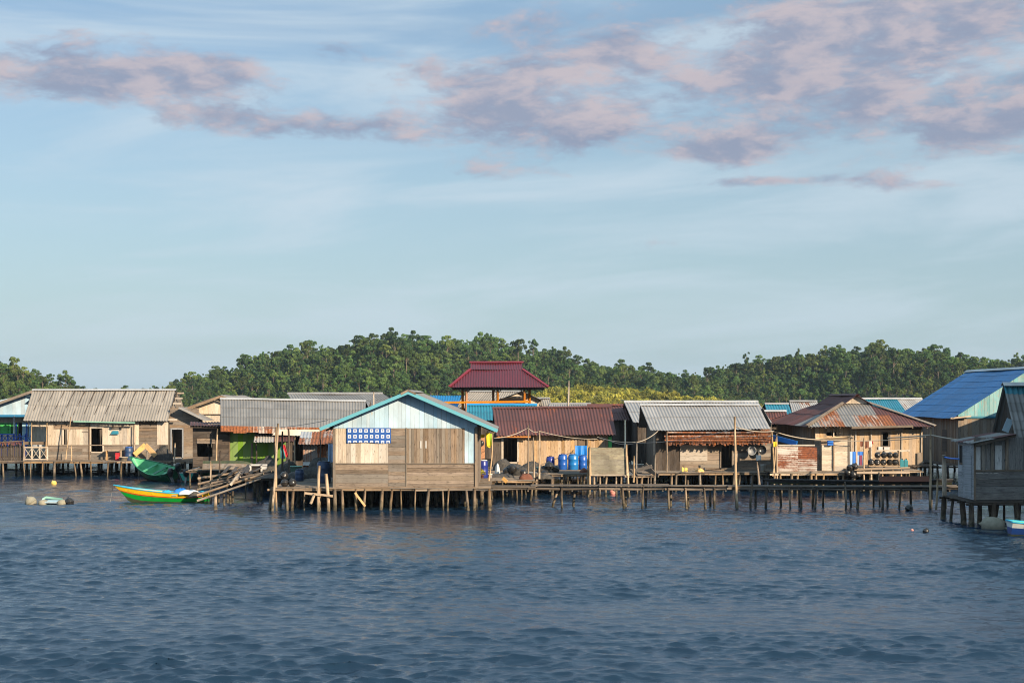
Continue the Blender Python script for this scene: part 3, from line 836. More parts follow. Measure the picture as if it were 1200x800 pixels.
scm = np.clip(NR.normal(.48, .16, len(pm)), .22, .95) * np.clip(.58 + pm[:, 2] / 24, .58, 1) * np.where(pm[:, 1] > 690, .95, 1.0)
pxm = 600 + pm[:, 0] * FL / pm[:, 1]
low = (pxm > 780) & (pm[:, 1] < 605)
scm = np.where(low, scm * .7, scm)
scatter('forest', 'dense green forest covering the long hill behind the village', pm, scm, PCOL)
pl = jitter(hill_left, -315, -140, 415, 590, 2.3, lambda x, y, z: (z > .1) & inview(x, y))
scatter('forest', 'sunlit green forest on the low hill behind the left end of the village', pl, np.clip(NR.normal(.34, .09, len(pl)), .18, .62), PCOL)
pg = jitter(hill_grass, -18, 180, 440, 560, 1.9, lambda x, y, z: (z > .05) & (NR.random(x.shape) < .6))
scatter('shrub_cover', 'yellow green shrubs covering the low sunlit slope at the foot of the hill', pg, np.clip(NR.normal(.9, .35, len(pg)), .35, 2.0), SCOL)
# the trees one can tell apart on the skyline and on the slopes
TR = [(313, 4, 1.00, 722, 'dark round tree where the ridge steps up steeply, left of the other skyline trees'),
      (356, 0, 1.05, 722, 'round tree standing proud of the ridge just left of the light tall trunks'),
      (388, 5, 1.05, 722, 'slim dark tree in the even row along the left half of the ridge'),
      (414, 2, 1.25, 712, 'tall tree with a long bare pale trunk on the left half of the hill'),
      (443, 4, 1.0, 722, 'flat crowned tree on a thin trunk just left of the highest ridge tree'),
      (461, 7, 1.02, 722, 'spreading tree at the highest point of the ridge above the blue gabled house'),
      (487, 3, 1.1, 722, 'bushy low tree right of the highest ridge tree'),
      (575, 2, 1.22, 722, 'narrow tree spiking up from the ridge above the red pavilion roof'),
      (565, 5, 1.12, 715, 'slim tree close beside the narrow spike above the red pavilion'),
      (592, 1, 1.12, 722, 'broad tree on the ridge above the right end of the red pavilion ridge'),
      (638, 7, .98, 718, 'spreading tree with a gappy crown right of the red pavilion on the skyline'),
      (672, 4, .9, 700, 'flat topped tree on the falling ridge right of the pavilion'),
      (705, 2, 1.1, 715, 'pointed tree where the ridge dips right of the pavilion'),
      (765, 1, .95, 718, 'round tree in the low saddle of the skyline'),
      (848, 3, 1.0, 718, 'round dark tree at the left foot of the right hand hilltop'),
      (880, 0, 1.05, 718, 'rounded tree on the skyline above the grey corrugated roof'),
      (907, 7, .86, 720, 'wide tree on the skyline left of the right hand summit'),
      (945, 6, 1.05, 720, 'broad dense tree just left of the right hand summit'),
      (983, 7, 1.12, 720, 'largest spreading tree on the right hand summit above the rusty hip roof'),
      (1003, 1, 1.12, 722, 'dense crowned tree close right of the summit tree'),
      (1024, 4, 1.12, 722, 'leafy tree with a domed crown right of the summit, above the hip roof'),
      (1050, 5, 1.15, 722, 'slender tree standing alone above the gap left of the blue roof'),
      (1072, 4, 1.1, 722, 'thin trunked tree with an open crown just left of the big blue roof'),
      (1086, 2, 1.1, 722, 'tall narrow tree rising behind the upper end of the blue roof'),
      (1152, 0, 1.0, 722, 'round tree peeping above the ridge of the big blue roof'),
      (1172, 3, 1.1, 722, 'dark tree above the blue roof at the right edge of the skyline'),
      (186, 3, .7, 705, 'low rounded tree at the left end of the long ridge'),
      (243, 4, .76, 712, 'flat topped tree on the low left part of the ridge'),
      (205, 6, .7, 700, 'low bushy tree on the left tail of the ridge'),
      (270, 1, .85, 712, 'round tree halfway up the left tail of the ridge')]
TRUNKS = {}
for px, k, s, Y, lab in TR:
    x = X(px, Y); z = float(hill_main(np.array([x]), np.array([float(Y)]))[0])
    t = thing('tree', lab, 'tree', (x, Y, z), 'trees standing out on the hill')
    t.scale = (s * .74,) * 3; t.rotation_euler.z = ur(0, 6.28)
    c = bpy.data.objects.new('crown', PROT[k][0]); COL.objects.link(c); c.parent = t
    if k not in TRUNKS:
        tr = PROT[k][1].build('trunk', M['bark']); TRUNKS[k] = tr.data; bpy.data.objects.remove(tr)
    q = bpy.data.objects.new('trunk', TRUNKS[k]); COL.objects.link(q); q.parent = t
# ---------------------------------------------------------------- platforms on stilts
FD = 'stilt platforms of the village'
platform('broad pole edged platform under the light blue gabled house', X(318, 71), X(575, 71), 70.7, 80, 1.13, M['deck'], M['post'], nx=19, ny=5, group=FD, along='x', pr=.075)
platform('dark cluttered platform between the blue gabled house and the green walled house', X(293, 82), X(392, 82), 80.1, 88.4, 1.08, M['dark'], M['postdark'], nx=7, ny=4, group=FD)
platform('old platform under the grey roofed house with the green wall', X(222, 89), X(400, 89), 88.6, 99, 1.10, M['deck'], M['postdark'], nx=14, ny=4, group=FD)
platform('long platform under the leftmost grey brown roofed house', X(-25, 101), X(247, 101), 101, 114, 1.12, M['deck'], M['post'], nx=17, ny=4, group=FD, along='x', front_extra=2, pr=.075)
platform('low front platform with heaps of black floats below the maroon roofed house', X(562, 78), X(627, 78), 78, 90, 1.10, M['deck'], M['post'], nx=6, ny=4, group=FD, along='x')
platform('raised platform carrying blue drums below the maroon roofed house', X(627, 82), X(692, 82), 82, 91, 1.22, M['deck'], M['post'], nx=6, ny=3, group=FD, along='x')
platform('platform under the maroon roofed house itself', X(560, 91), X(735, 91), 91, 101.5, 1.14, M['deck'], M['postdark'], nx=10, ny=3, group=FD)
platform('platform of the grey roofed house with the brown thatched awning', X(745, 85.5), X(911, 85.5), 85.6, 96, 1.11, M['deck'], M['post'], nx=14, ny=4, group=FD, along='x')
platform('walkway of loose planks left of the thatched awning house', X(735, 84), X(764, 84), 83.8, 96, 1.06, M['grey'], M['post'], nx=4, ny=4, group=FD, skip=.2)
platform('narrow platform under the rusty tin enclosure and the plank cubicle', X(904, 84), X(1000, 84), 83.6, 89.5, 1.2, M['deck'], M['lightpole'], nx=10, ny=3, group=FD, along='x')
platform('front platform with orange lit boards before the rusty hip roofed house', X(1000, 83.6), X(1080, 83.6), 83.6, 90, 1.34, M['deck'], M['lightpole'], nx=6, ny=3, group=FD, along='x', pr=.06)
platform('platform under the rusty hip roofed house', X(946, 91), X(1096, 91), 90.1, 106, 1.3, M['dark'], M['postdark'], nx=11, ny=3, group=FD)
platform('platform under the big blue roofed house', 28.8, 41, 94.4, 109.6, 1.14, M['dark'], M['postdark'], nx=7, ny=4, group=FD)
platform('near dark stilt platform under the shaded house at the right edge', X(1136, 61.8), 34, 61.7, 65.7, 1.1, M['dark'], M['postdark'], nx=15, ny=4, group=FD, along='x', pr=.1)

platform('long added platform darkening the gaps behind the front row of houses, left half', -44, -8, 114.5, 128, 1.1, M['dark'], M['postdark'], nx=24, ny=4, group=FD, pr=.11)  # hidden platforms from here on, added to darken the light gaps below decks
platform('long added platform darkening the gaps behind the front row of houses, right half', -8, 34, 106.5, 128, 1.1, M['dark'], M['postdark'], nx=24, ny=4, group=FD, pr=.11)
platform('added platform darkening the gap between the light blue gabled house and the maroon roofed house', -10, -2.2, 80.1, 90.9, 1.05, M['dark'], M['postdark'], nx=11, ny=4, group=FD, pr=.1)
platform('added middle platform darkening the gaps behind the blue gabled house', -12, -1.5, 89, 106, 1.06, M['dark'], M['postdark'], nx=14, ny=4, group=FD, pr=.1)
platform('added platform darkening the gaps behind the old platform left of the middle', -22, -9, 99.5, 114, 1.05, M['dark'], M['postdark'], nx=16, ny=3, group=FD, pr=.1)
# ---------------------------------------------------------------- the light blue gabled house
def W(parent, mat, x0, y0, x1, y1, Y, orient='v', bw=.2, name='wall', holes=(), top=None, d=0.0, **k):
    """boards on a wall facing the water: photo-surveyed corners at depth Y, holes in the same survey"""
    xa, xb = X(x0, Y), X(x1, Y)
    hs = [(X(a, Y) - xa, X(c, Y) - xa, Zz(e, Y), Zz(b, Y)) for a, b, c, e in holes]
    tp = None
    if top: tp = lambda u: np.interp(xa + u, [X(p, Y) for p, q in top], [Zz(q, Y) for p, q in top])
    return wall(parent, mat, (xa, Y), (xb, Y), Zz(y1, Y), Zz(y0, Y), bw, orient, hs, tp, name=name, d=d, **k)
def frame(parent, mat, x0, y0, x1, y1, Y, wd=.09, name='door_frame', sill=True, d=.05):
    mb = MB(); a, b, zt, zb = X(x0, Y), X(x1, Y), Zz(y0, Y), Zz(y1, Y)
    mb.beam((a - wd / 2, Y - d, zb), (a - wd / 2, Y - d, zt + wd), wd, .06, side=(1, 0, 0))
    mb.beam((b + wd / 2, Y - d, zb), (b + wd / 2, Y - d, zt + wd), wd, .06, side=(1, 0, 0))
    mb.beam((a, Y - d, zt + wd / 2), (b, Y - d, zt + wd / 2), wd, .058)
    if sill: mb.beam((a, Y - d, zb - wd / 2), (b, Y - d, zb - wd / 2), wd, .058)
    return mb.build(name, mat, parent)
def shell(parent, mat, x0, x1, Y0, Y1, z0, z1, gable=None, front=False, bw=.22, left=True, right=True):
    """side and rear walls; gable=(axis, z of ridge)"""
    if left: wall(parent, mat, (x0, Y1), (x0, Y0), z0, z1, bw, 'v', name='side_wall', top=(None if not gable or gable[0] != 'x' else (lambda u: np.interp(u, [0, gable[2], Y1 - Y0], [z1, gable[1], z1]))))
    if right: wall(parent, mat, (x1, Y0), (x1, Y1), z0, z1, bw, 'v', name='side_wall', top=(None if not gable or gable[0] != 'x' else (lambda u: np.interp(u, [0, Y1 - Y0 - gable[2], Y1 - Y0], [z1, gable[1], z1]))))
    wall(parent, mat, (x1, Y1), (x0, Y1), z0, z1, bw, 'v', name='rear_wall', top=(None if not gable or gable[0] != 'y' else (lambda u: np.interp(u, [0, (x1 - x0) / 2, x1 - x0], [z1, gable[1], z1]))))
def beamo(parent, mat, a, b, w, t, name, side=None):
    mb = MB(); mb.beam(a, b, w, t, side=side); return mb.build(name, mat, parent)

t = thing('stilt_house', 'light blue gabled wooden house with turquoise roof edge on the nearest pole platform', 'house', (X(475, 75), 75, 1.13), 'wooden stilt houses')
YF = 71.0
W(t, M['grey'], 391, 543, 455, 571, YF, 'h', .22, joint=9)
W(t, M['grey'], 455, 501, 476, 571, YF, 'h', .2, joint=9, d=.012)
W(t, M['brown'], 476, 543, 556, 571, YF, 'h', .2, joint=9)
W(t, M['pale'], 391, 501, 455, 543, YF, 'v', .2)
W(t, M['brown'], 476, 500, 544.5, 543, YF, 'v', .13, jit=.012)
W(t, M['lblue2'], 544.5, 500, 556, 543, YF, 'v', .25)
W(t, M['lblue'], 391, 461, 559.5, 501.5, YF, 'v', .21, name='gable', d=.03, top=[(391, 498.5), (478, 461), (559.5, 497.5)])
mb = MB(); Yt = YF - .06
for a, b in (((391.6, 501.5), (391.6, 571)), ((558, 500), (558, 571))): mb.beam(P(*a, Yt), P(*b, Yt), .13, .07, side=(1, 0, 0))
mb.beam(P(391, 543, Yt + .01), P(558, 543, Yt + .01), .05, .04); mb.beam(P(391, 571, Yt), P(559, 571, Yt), .1, .05); mb.beam(P(476, 501, Yt + .015), P(476, 571, Yt + .015), .06, .05, side=(1, 0, 0))
mb.build('trim', M['brown'], t)
for px in (493.2, 499.2):
    mb = MB(); mb.beam(P(px, 516.5, YF - .05), P(px, 525, YF - .05), .05, .03, side=(1, 0, 0)); mb.build('handle', M['whiteplastic'], t)
x0, x1 = X(391, YF), X(559.5, YF)
shell(t, M['grey'], x0 + .02, x1 - .02, YF + .03, 79.2, 1.13, 4.22, ('y', 5.7))
xa = X(478, 70.3); ya, yb = 70.35, 79.8
zl, zr, za = Zz(502, 70.35), Zz(504, 70.35), Zz(458.5, 70.35)
xl, xr = X(375.5, 70.35), X(582.5, 70.35)
roof(t, [M['zincd']], (xl, yb, zl), (xl, ya, zl), (xa, yb, za), (xa, ya, za), name='roof', rows=2)
roof(t, [M['zincd']], (xr, ya, zr), (xr, yb, zr), (xa, ya, za), (xa, yb, za), name='roof', rows=2)
ridge_cap(t, M['zincd'], (xa, ya, za + .02), (xa, yb, za + .02), .4, .1)
mb = MB()
mb.beam((xl - .03, ya - .02, zl - .035), (xa, ya - .02, za - .05), .165, .035, side=(0, 0, 1), rnd=.5); mb.beam((xa, ya - .022, za - .05), (xr + .03, ya - .022, zr - .035), .165, .035, side=(0, 0, 1), rnd=.55)
mb.build('fascia', M['turq'], t)
mb = MB(); mb.beam((xa - .35, ya - .045, za - .14), (xa + .02, ya - .045, za + .06), .1, .02, side=(0, 0, 1)); mb.beam((xa - .02, ya - .05, za + .06), (xa + .4, ya - .05, za - .13), .08, .02, side=(0, 0, 1)); mb.build('ridge_end', M['brown'], t)
mb = MB()
for k in range(5):
    yy = 71.6 + k * 1.9
    mb.beam((xl + .1, yy, zl - .12), (xa, yy, za - .14), .1, .06, side=(0, 0, 1)); mb.beam((xa, yy + .01, za - .14), (xr - .1, yy + .01, zr - .12), .1, .06, side=(0, 0, 1))
mb.build('rafter', M['brown'], t)

# ---------------------------------------------------------------- leftmost grey brown roofed house
t = thing('stilt_house', 'pale board house under a broad grey brown corrugated roof, leftmost on the long platform', 'house', (X(125, 105), 105.6, 1.12), 'wooden stilt houses')
YF = 102.6; zt = 4.24; yt = 466 + (EYE - zt) * FL / YF
W(t, M['pale'], 56, yt, 106.5, 522, YF, 'v', .3, holes=[(72.5, 503, 77.3, 521)])
W(t, M['grey'], 56, 522, 106.5, 539, YF, 'h', .2, d=.02)
W(t, M['pale'], 106.5, yt, 120.5, 502, YF, 'v', .25)
W(t, M['grey'], 106.5, 529, 120.5, 539, YF, 'h', .2)
W(t, M['pale'], 120.5, yt, 157, 521, YF, 'v', .27)
W(t, M['grey'], 120.5, 521, 186, 539, YF, 'h', .2)
W(t, M['cream'], 158.5, yt, 163, 521, YF, 'v', .3, d=.015)
W(t, M['brown'], 163, yt, 184, 521, YF, 'h', .24, jit=.02, gap=.02)
W(t, M['cream'], 184, yt, 197, 521, YF, 'v', .35, d=.015)
W(t, M['dark'], 186, 521, 197, 539, YF, 'h', .24)  # dark boards stand in for the darkness of an open bay
W(t, M['brown'], 63, 496.8, 103, 502.5, YF - .03, 'h', .2, name='header')
mb = MB(); mb.beam(P(56, 521.8, YF - .06), P(157, 521, YF - .06), .06, .04); mb.beam(P(104.5, yt, YF - .06), P(104.5, 539, YF - .06), .09, .06, side=(1, 0, 0)); mb.beam(P(157.6, yt, YF - .06), P(157.6, 539, YF - .06), .07, .06, side=(1, 0, 0))
mb.beam(P(96, 505.5, YF - .05), P(105, 505.5, YF - .05), .05, .03)
mb.build('trim', M['brown'], t)
frame(t, M['pale'], 107, 501.5, 120.3, 529, YF, .09)
mb = MB(); mb.beam(P(120.8, 502, YF + .05), P(121.6, 529, YF + .65), .7, .04, side=(.45, .9, 0)); mb.build('door', M['dark'], t)
frame(t, M['grey'], 73, 503, 77, 520.5, YF, .06, 'window_frame')
e0, e1, r0, r1 = P(27, 493, 102), P(196.6, 493, 102), P(38, 457, 105.6), P(206, 457, 105.6)
shell(t, M['grey'], X(56, YF), X(197, YF), YF + .03, 108.6, 1.12, 4.2, ('x', 6.0, 3.0), left=True)
roof(t, [M['fibre']], e0, e1, r0, r1, pitch=.2, amp=.02, sw=.95, rows=2, jag=.02)
roof(t, [M['fibre']], V((e1.x, 109.2, e1.z)), V((e0.x, 109.2, e0.z)), r1, r0, pitch=.235, amp=.028, rows=1)
ridge_cap(t, M['zincbright'], r0 + V((0, 0, .03)), r1 + V((0, 0, .03)), .36, .1)
beamo(t, M['mint'], P(86, 493.6, 101.93), P(158, 495.2, 101.93), .09, .09, 'gutter')
mb = MB()
for k in range(14):
    x = e0.x + .3 + (e1.x - e0.x - .5) * k / 13
    mb.beam((x, 102.05, e0.z - .07), (x + .05, 105.5, r0.z - .09), .1, .05, side=(0, 0, 1))
mb.build('rafter', M['dark'], t)
mb = MB()
for k in range(6):
    q = k / 5; a = e1.lerp(r1, .08 + .86 * q)
    mb.beam(a + V((-.6, .03, -.09)), a + V((.62, .05, -.09)), .11, .05, side=(0, 0, 1))
mb.build('purlin', M['pale'], t)
W(t, M['dark'], 198, 478, 205, 491, 102.9, 'v', .2, name='gable_board', top=[(198, 489), (205, 478)])
for px in (37, 55):
    pole(t, M['lightpole'], P(px, 539, 101.9), P(px, 495, 101.9), .05, name='porch_post', bend=.01)
mb = MB(); mb.beam(P(44, 496, 101.95), P(49.5, 502.5, 101.95), .06, .05); mb.beam(P(33, 496, 101.95), P(37, 500, 101.95), .05, .05); mb.build('brace', M['dark'], t)
# lattice railing of the porch and the bench above it
mb = MB(); Yr = 101.5
for y in (524, 538): mb.beam(P(28.5, y, Yr), P(55.5, y, Yr), .08, .05)
for k in range(4):
    a, b = 28.5 + k * 9, 28.5 + (k + 1) * 9
    if k < 3:
        mb.beam(P(a, 524.5, Yr + .02), P(b, 537.5, Yr + .02), .05, .025, side=(0, 1, 0)); mb.beam(P(a, 537.5, Yr - .02), P(b, 524.5, Yr - .02), .05, .025, side=(0, 1, 0))
    mb.beam(P(a, 523.5, Yr + .06), P(a, 538.5, Yr + .06), .09, .06, side=(1, 0, 0))
tag(mb.build('railing', M['pale'], None, P(42, 539, Yr)), 'small crisscross wooden porch railing at the left end of the pale board house', 'railing')
mb = MB(); mb.beam(P(27.5, 519, 102.2), P(55, 519, 102.2), .22, .06); mb.beam(P(28.5, 519.5, 102.25), P(28.5, 539, 102.25), .08, .06, side=(1, 0, 0)); mb.beam(P(53.5, 519.5, 102.25), P(53.5, 539, 102.25), .08, .06, side=(1, 0, 0))
tag(mb.build('barrier', M['brown'], None, P(42, 539, 102.2)), 'thick plank set across the porch opening behind the crisscross railing', 'barrier')

# ---------------------------------------------------------------- light blue house at the left frame edge
t = thing('stilt_house', 'house with a pale blue gable and green shutters at the far left edge', 'house', (X(20, 111), 112, 1.12), 'wooden stilt houses')
YF = 110.0
W(t, M['lblue'], -75, 462, 80, 487, YF, 'v', .35, name='gable', top=[(-75, 486), (36, 460.5), (80, 470)])
W(t, M['cream'], -75, 488, 120, 541, YF + 1.2, 'v', .3, holes=[(-6, 496, 15, 509), (20, 495, 30.5, 520)])
beamo(t, M['bluetrim'], P(-75, 487, YF - .05), P(95, 487, YF - .05), .17, .08, 'trim')
mb = MB(); mb.box(X(-6, YF), X(3, YF), YF + 1.14, YF + 1.18, Zz(509, YF), Zz(495.5, YF)); mb.box(X(3.6, YF), X(7, YF), YF + 1.14, YF + 1.18, Zz(509, YF), Zz(495.5, YF)); mb.box(X(8.6, YF), X(15, YF), YF + 1.14, YF + 1.18, Zz(509, YF), Zz(495.5, YF)); mb.build('shutter', M['greenpane'], t)
mb = MB(); mb.box(X(20, YF), X(30.4, YF), YF + 1.12, YF + 1.16, Zz(522, YF), Zz(495, YF)); mb.build('door', M['lbluepane'], t)
for a in (19, 31.2): beamo(t, M['bluewood'], P(a, 495, YF + 1.1), P(a, 522, YF + 1.1), .1, .06, 'door_frame', (1, 0, 0))
pole(t, M['white'], P(16.5, 541, YF - .2), P(16.5, 487.5, YF - .2), .06, .06, 'porch_post', .002)
la, ap, ra = P(-82, 500, 109.3), P(36.5, 457.5, 109.3), P(150, 500, 109.3)
bk = V((0, 8, 0))
roof(t, [M['fibre']], la + bk, la, ap + bk, ap, rows=2); roof(t, [M['fibre']], ra, ra + bk, ap, ap + bk, rows=2)
shell(t, M['cream'], X(-75, YF), X(120, YF), YF + 1.2, 117, 1.12, 4.0, ('y', 6.0))
mb = MB(); mb.beam(la + V((0, -.03, -.09)), ap + V((0, -.03, -.09)), .2, .03, side=(0, 0, 1)); mb.beam(ap + V((0, -.032, -.09)), ra + V((0, -.032, -.09)), .2, .03, side=(0, 0, 1)); mb.build('fascia', M['brown'], t)
mb = MB(); Yr = 108.6
mb.beam(P(-12, 508.5, Yr), P(17, 508.5, Yr), .07, .05); mb.beam(P(-12, 518, Yr), P(35, 518, Yr), .09, .05); mb.beam(P(18, 512, Yr), P(35, 509, Yr), .05, .04)
for k in range(7):
    a = -12 + k * 7
    mb.beam(P(a, 508, Yr + .03), P(a, 541, Yr + .03), .12, .03, side=(1, 0, 0)); mb.beam(P(a, 509, Yr + .05), P(a + 7, 517.5, Yr + .05), .1, .03, side=(0, 1, 0)); mb.beam(P(a, 517.5, Yr - .04), P(a + 7, 509, Yr - .04), .1, .03, side=(0, 1, 0))
tag(mb.build('railing', M['bluewood'], None, P(12, 541, Yr)), 'bright blue lattice railing before the house with green shutters', 'railing')
t = thing('solar_panel', 'small dark solar panel on a bracket before the pale blue gable', 'solar panel', P(33, 478, 107))
mb = MB(); a = P(28.5, 473, 106.8); b = P(36, 473.5, 106.8); u = V((.35, .35, .38)); mb.hexa([a, b, b + u, a + u], [p + V((0, .02, -.03)) for p in (a, b, b + u, a + u)], [(0, 0), (1, 0), (1, 1), (0, 1)]); mb.build('panel', M['glass'], t)
pole(t, M['dark'], P(33, 512, 107), P(33, 471.5, 107), .03, .03, 'bracket', 0)
mb = MB()
for k in range(18):
    px = -10 + k * 2.15; mb.beam(P(px, 540, 101.4), P(px + ur(-.4, .4), 521 + ur(-1.5, 2), 101.4), .1, .03, side=(1, 0, 0))
mb.beam(P(-12, 524, 101.46), P(28, 524, 101.46), .09, .04); mb.beam(P(-12, 535, 101.46), P(28, 535, 101.46), .09, .04)
tag(mb.build('picket_fence', M['dark'], None, P(10, 540, 101.4)), 'dark picket fence on the platform at the far left edge', 'fence')
t = thing('rail', 'rough brown pole rail hung with rope along the picket fence at the far left', 'rail', P(10, 540, 101.1))
pole(t, M['brown'], P(-12, 519, 101.1), P(28, 516.5, 101.1), .05, .04, 'rail', .01)
mb = MB()
for k in range(24):
    px = -10 + k * 1.5; mb.tube([P(px, 517.5, 101.05), P(px + ur(-.6, .6), 520.5 + ur(-1, 2.5), 101.05)], .025, 5)
mb.build('rope', M['browncloth'], t)
pole(t, M['brown'], P(27.6, 540, 101.1), P(27.6, 515, 101.1), .06, .05, 'post', .01)

# ---------------------------------------------------------------- cream gabled house and sheds between the two grey roofs
t = thing('stilt_house', 'lit cream gable house wedged between the two grey roofs on the left', 'house', (X(258, 107), 108, 1.12), 'wooden stilt houses')
YF = 105.0
W(t, M['cream'], 214, 463, 300, 485, YF, 'v', .28, name='gable', top=[(214, 480.5), (258, 465), (302, 480.5)])
W(t, M['white'], 214, 484.8, 258, 524, YF + .25, 'h', .3, name='wall')
W(t, M['cream'], 236, 486, 257.5, 500, YF + .2, 'v', .9, name='wall_panel')
wall(t, M['brown'], (X(258, YF), YF + .25), (X(302, YF), YF + .25), 1.12, 4.5, .25)
shell(t, M['grey'], X(214, YF), X(302, YF), YF + .28, 113, 1.12, 4.6, ('y', 5.7))
la, ap, ra = P(209, 480.5, 104.3), P(258.5, 462.8, 104.3), P(308, 480.5, 104.3); bk = V((0, 9.3, 0))
roof(t, [M['zincd']], la + bk, la, ap + bk, ap, rows=2); roof(t, [M['zincd']], ra, ra + bk, ap, ap + bk, rows=2)
mb = MB(); mb.beam(la + V((0, -.03, -.1)), ap + V((0, -.03, -.1)), .17, .03, side=(0, 0, 1)); mb.beam(ap + V((0, -.032, -.1)), ra + V((0, -.032, -.1)), .17, .03, side=(0, 0, 1)); mb.build('fascia', M['brown'], t)
t = thing('lean_to', 'brown plank lean-to with a dark doorway beside the pale board house', 'shed', (X(215, 103), 103, 1.12))
W(t, M['brown'], 199, 478, 233, 540, 102.9, 'h', .26, holes=[(201.5, 503, 213.5, 536)], joint=2.4)
mb = MB(); mb.box(X(199, 103), X(233, 103), 104.2, 104.26, 1.12, 4.2); mb.build('rear_wall', M['dark'], t)
a, b = P(209.5, 477, 101.9), P(241.5, 492.5, 101.9)
roof(t, [M['zincd']], b + V((0, 0, 0)), b + V((0, 2.6, 0)), a, a + V((0, 2.6, 0)), rows=1, name='roof')
beamo(t, M['zinc'], a + V((0, -.03, -.03)), b + V((0, -.03, -.03)), .12, .03, 'roof_edge', (0, 0, 1))
frame(t, M['bluegrey'], 201.5, 503, 213.5, 536, 102.85, .1)
t = thing('shed', 'dark flat roofed plank shed left of the green wall', 'shed', (X(247, 92), 92.5, 1.1))
W(t, M['dark'], 226, 499, 268, 547, 91, 'h', .24, holes=[(231, 519, 249, 534)], joint=1.6)
shell(t, M['dark'], X(226, 91), X(268, 91), 91.03, 95.5, 1.1, 3.8)
roof(t, [M['maroon']], P(222, 498.5, 90.4), P(271, 498.5, 90.4), P(223, 494, 96), P(270, 494, 96), rows=2, jag=.1)
beamo(t, M['dark'], P(223, 500, 90.55), P(270, 500, 90.55), .14, .06, 'fascia')
pole(t, M['lightpole'], P(253.5, 543, 90.3), P(255, 502, 90.3), .05, .05, 'porch_post', .01)
W(t, M['brown'], 230.5, 513.5, 252, 519.5, 90.93, 'h', .17, name='header')

# ---------------------------------------------------------------- grey roofed house with the green wall
t = thing('stilt_house', 'house with a long grey roof, rusty eave strip and bright green wall', 'house', (X(320, 93), 93.5, 1.1), 'wooden stilt houses')
e0, e1, r0, r1 = P(258.5, 499, 90), P(428, 503, 90), P(258, 467, 94), P(428.5, 470, 94)
roof(t, [M['zincd']], e0, e1, r0, r1, pitch=.19, amp=.02, sw=.9, rows=3)
roof(t, [M['zincd']], V((e1.x, 98, e1.z)), V((e0.x, 98, e0.z)), r1, r0, rows=1)
ridge_cap(t, M['zincbright'], r0 + V((0, 0, .02)), r1 + V((0, 0, .02)), .34, .1)
roof(t, [M['rusty']], P(258.5, 505.5, 89.93), P(392, 507, 89.93), P(258.5, 498.6, 89.97), P(392, 501, 89.97), pitch=.2, amp=.015, rows=1, sw=.8, name='eave_strip', jag=.12)
W(t, M['greenwall'], 268.5, 501, 335, 549, 91.2, 'v', .32, gap=.004)
W(t, M['dark'], 335, 501, 428, 549, 91.2, 'v', .25, holes=[(346, 512, 372, 540)])
mb = MB(); mb.beam(P(268, 501, 91.1), P(268, 549, 91.1), .16, .06, side=(1, 0, 0)); mb.beam(P(295, 519, 91.12), P(295, 549, 91.12), .1, .05, side=(1, 0, 0)); mb.beam(P(268, 505, 91.12), P(335, 505, 91.12), .1, .05); mb.build('trim', M['brown'], t)
shell(t, M['dark'], X(268, 91.2), X(428, 91.2), 91.23, 97.4, 1.1, 3.9, ('x', 5.4, 3.0))
# a roof further back
def back_house(label, roofmat, e0, e1, r0, r1, cap='zincbright', wallm='dark', depth=None, pick=None, rows=2, pitch=.22, mats=None, gm=None):
    e0, e1, r0, r1 = V(e0), V(e1), V(r0), V(r1)
    t = thing('house', label, 'house', ((r0.x + r1.x) / 2, (r0.y + e0.y) / 2 + 1, 1.1), 'roofs further back in the village')
    ms = mats or [M[roofmat]]
    roof(t, ms, e0, e1, r0, r1, rows=rows, pitch=pitch, amp=.026, pick=pick, sw=.9)
    D = 2 * r0.y - e0.y
    roof(t, ms, V((e1.x, D, e1.z)), V((e0.x, D, e0.z)), r1, r0, rows=1, pitch=pitch)
    if cap: ridge_cap(t, M[cap], r0 + V((0, 0, .03)), r1 + V((0, 0, .03)), .4, .12)
    ins = .35; sl = (r0.z - e0.z) / max(.1, r0.y - e0.y); zt = e0.z + sl * .5 - .06
    y0, y1 = e0.y + .5, D - .5
    wall(t, M[wallm], (e0.x + ins, y0), (e1.x - ins, y0), 1.1, zt, .25)
    shell(t, M[gm or wallm], e0.x + ins, e1.x - ins, y0 + .03, y1, 1.1, zt, ('x', r0.z - .12, (y1 - y0) / 2))
    return t
back_house('long grey roof rising behind the roof with the rusty eave strip', 'zincd', P(345, 476, 100.5), P(470, 476, 100.5), P(337, 461, 104), P(448, 461, 104), cap='zinc')

# ---------------------------------------------------------------- maroon roofed house
t = thing('stilt_house', 'low house of honey coloured boards under a maroon rust streaked roof', 'house', (X(650, 94), 95, 1.14), 'wooden stilt houses')
e0, e1, r0, r1 = P(581.5, 510, 91), P(722.5, 509, 91), P(577, 478, 95.5), P(716, 476.5, 95.5)
roof(t, [M['maroon']], e0, e1, r0, r1, pitch=.21, amp=.03, sw=.85, rows=2, jag=.05)
roof(t, [M['maroon']], V((e1.x, 100, e1.z)), V((e0.x, 100, e0.z)), r1, r0, rows=1)
ridge_cap(t, M['maroon'], r0 + V((0, 0, .02)), r1 + V((0, 0, .02)), .34, .1)
YF = 91.7; yt = 466 + (EYE - (e0.z + .22)) * FL / YF
W(t, M['dark'], 577.5, yt, 587, 548, YF, 'v', .2)
W(t, M['honey'], 587, yt, 606.5, 513.5, YF, 'v', .25)
W(t, M['honey'], 606.5, yt, 712.5, 548, YF, 'v', .23, holes=[(679, 514, 688, 524)])
frame(t, M['pale'], 590, 513.5, 606, 541, YF, .13)
W(t, M['honey'], 590, 541, 606, 548, YF, 'h', .2)
frame(t, M['brown'], 679, 514, 687.5, 522, YF, .08, 'window_frame')
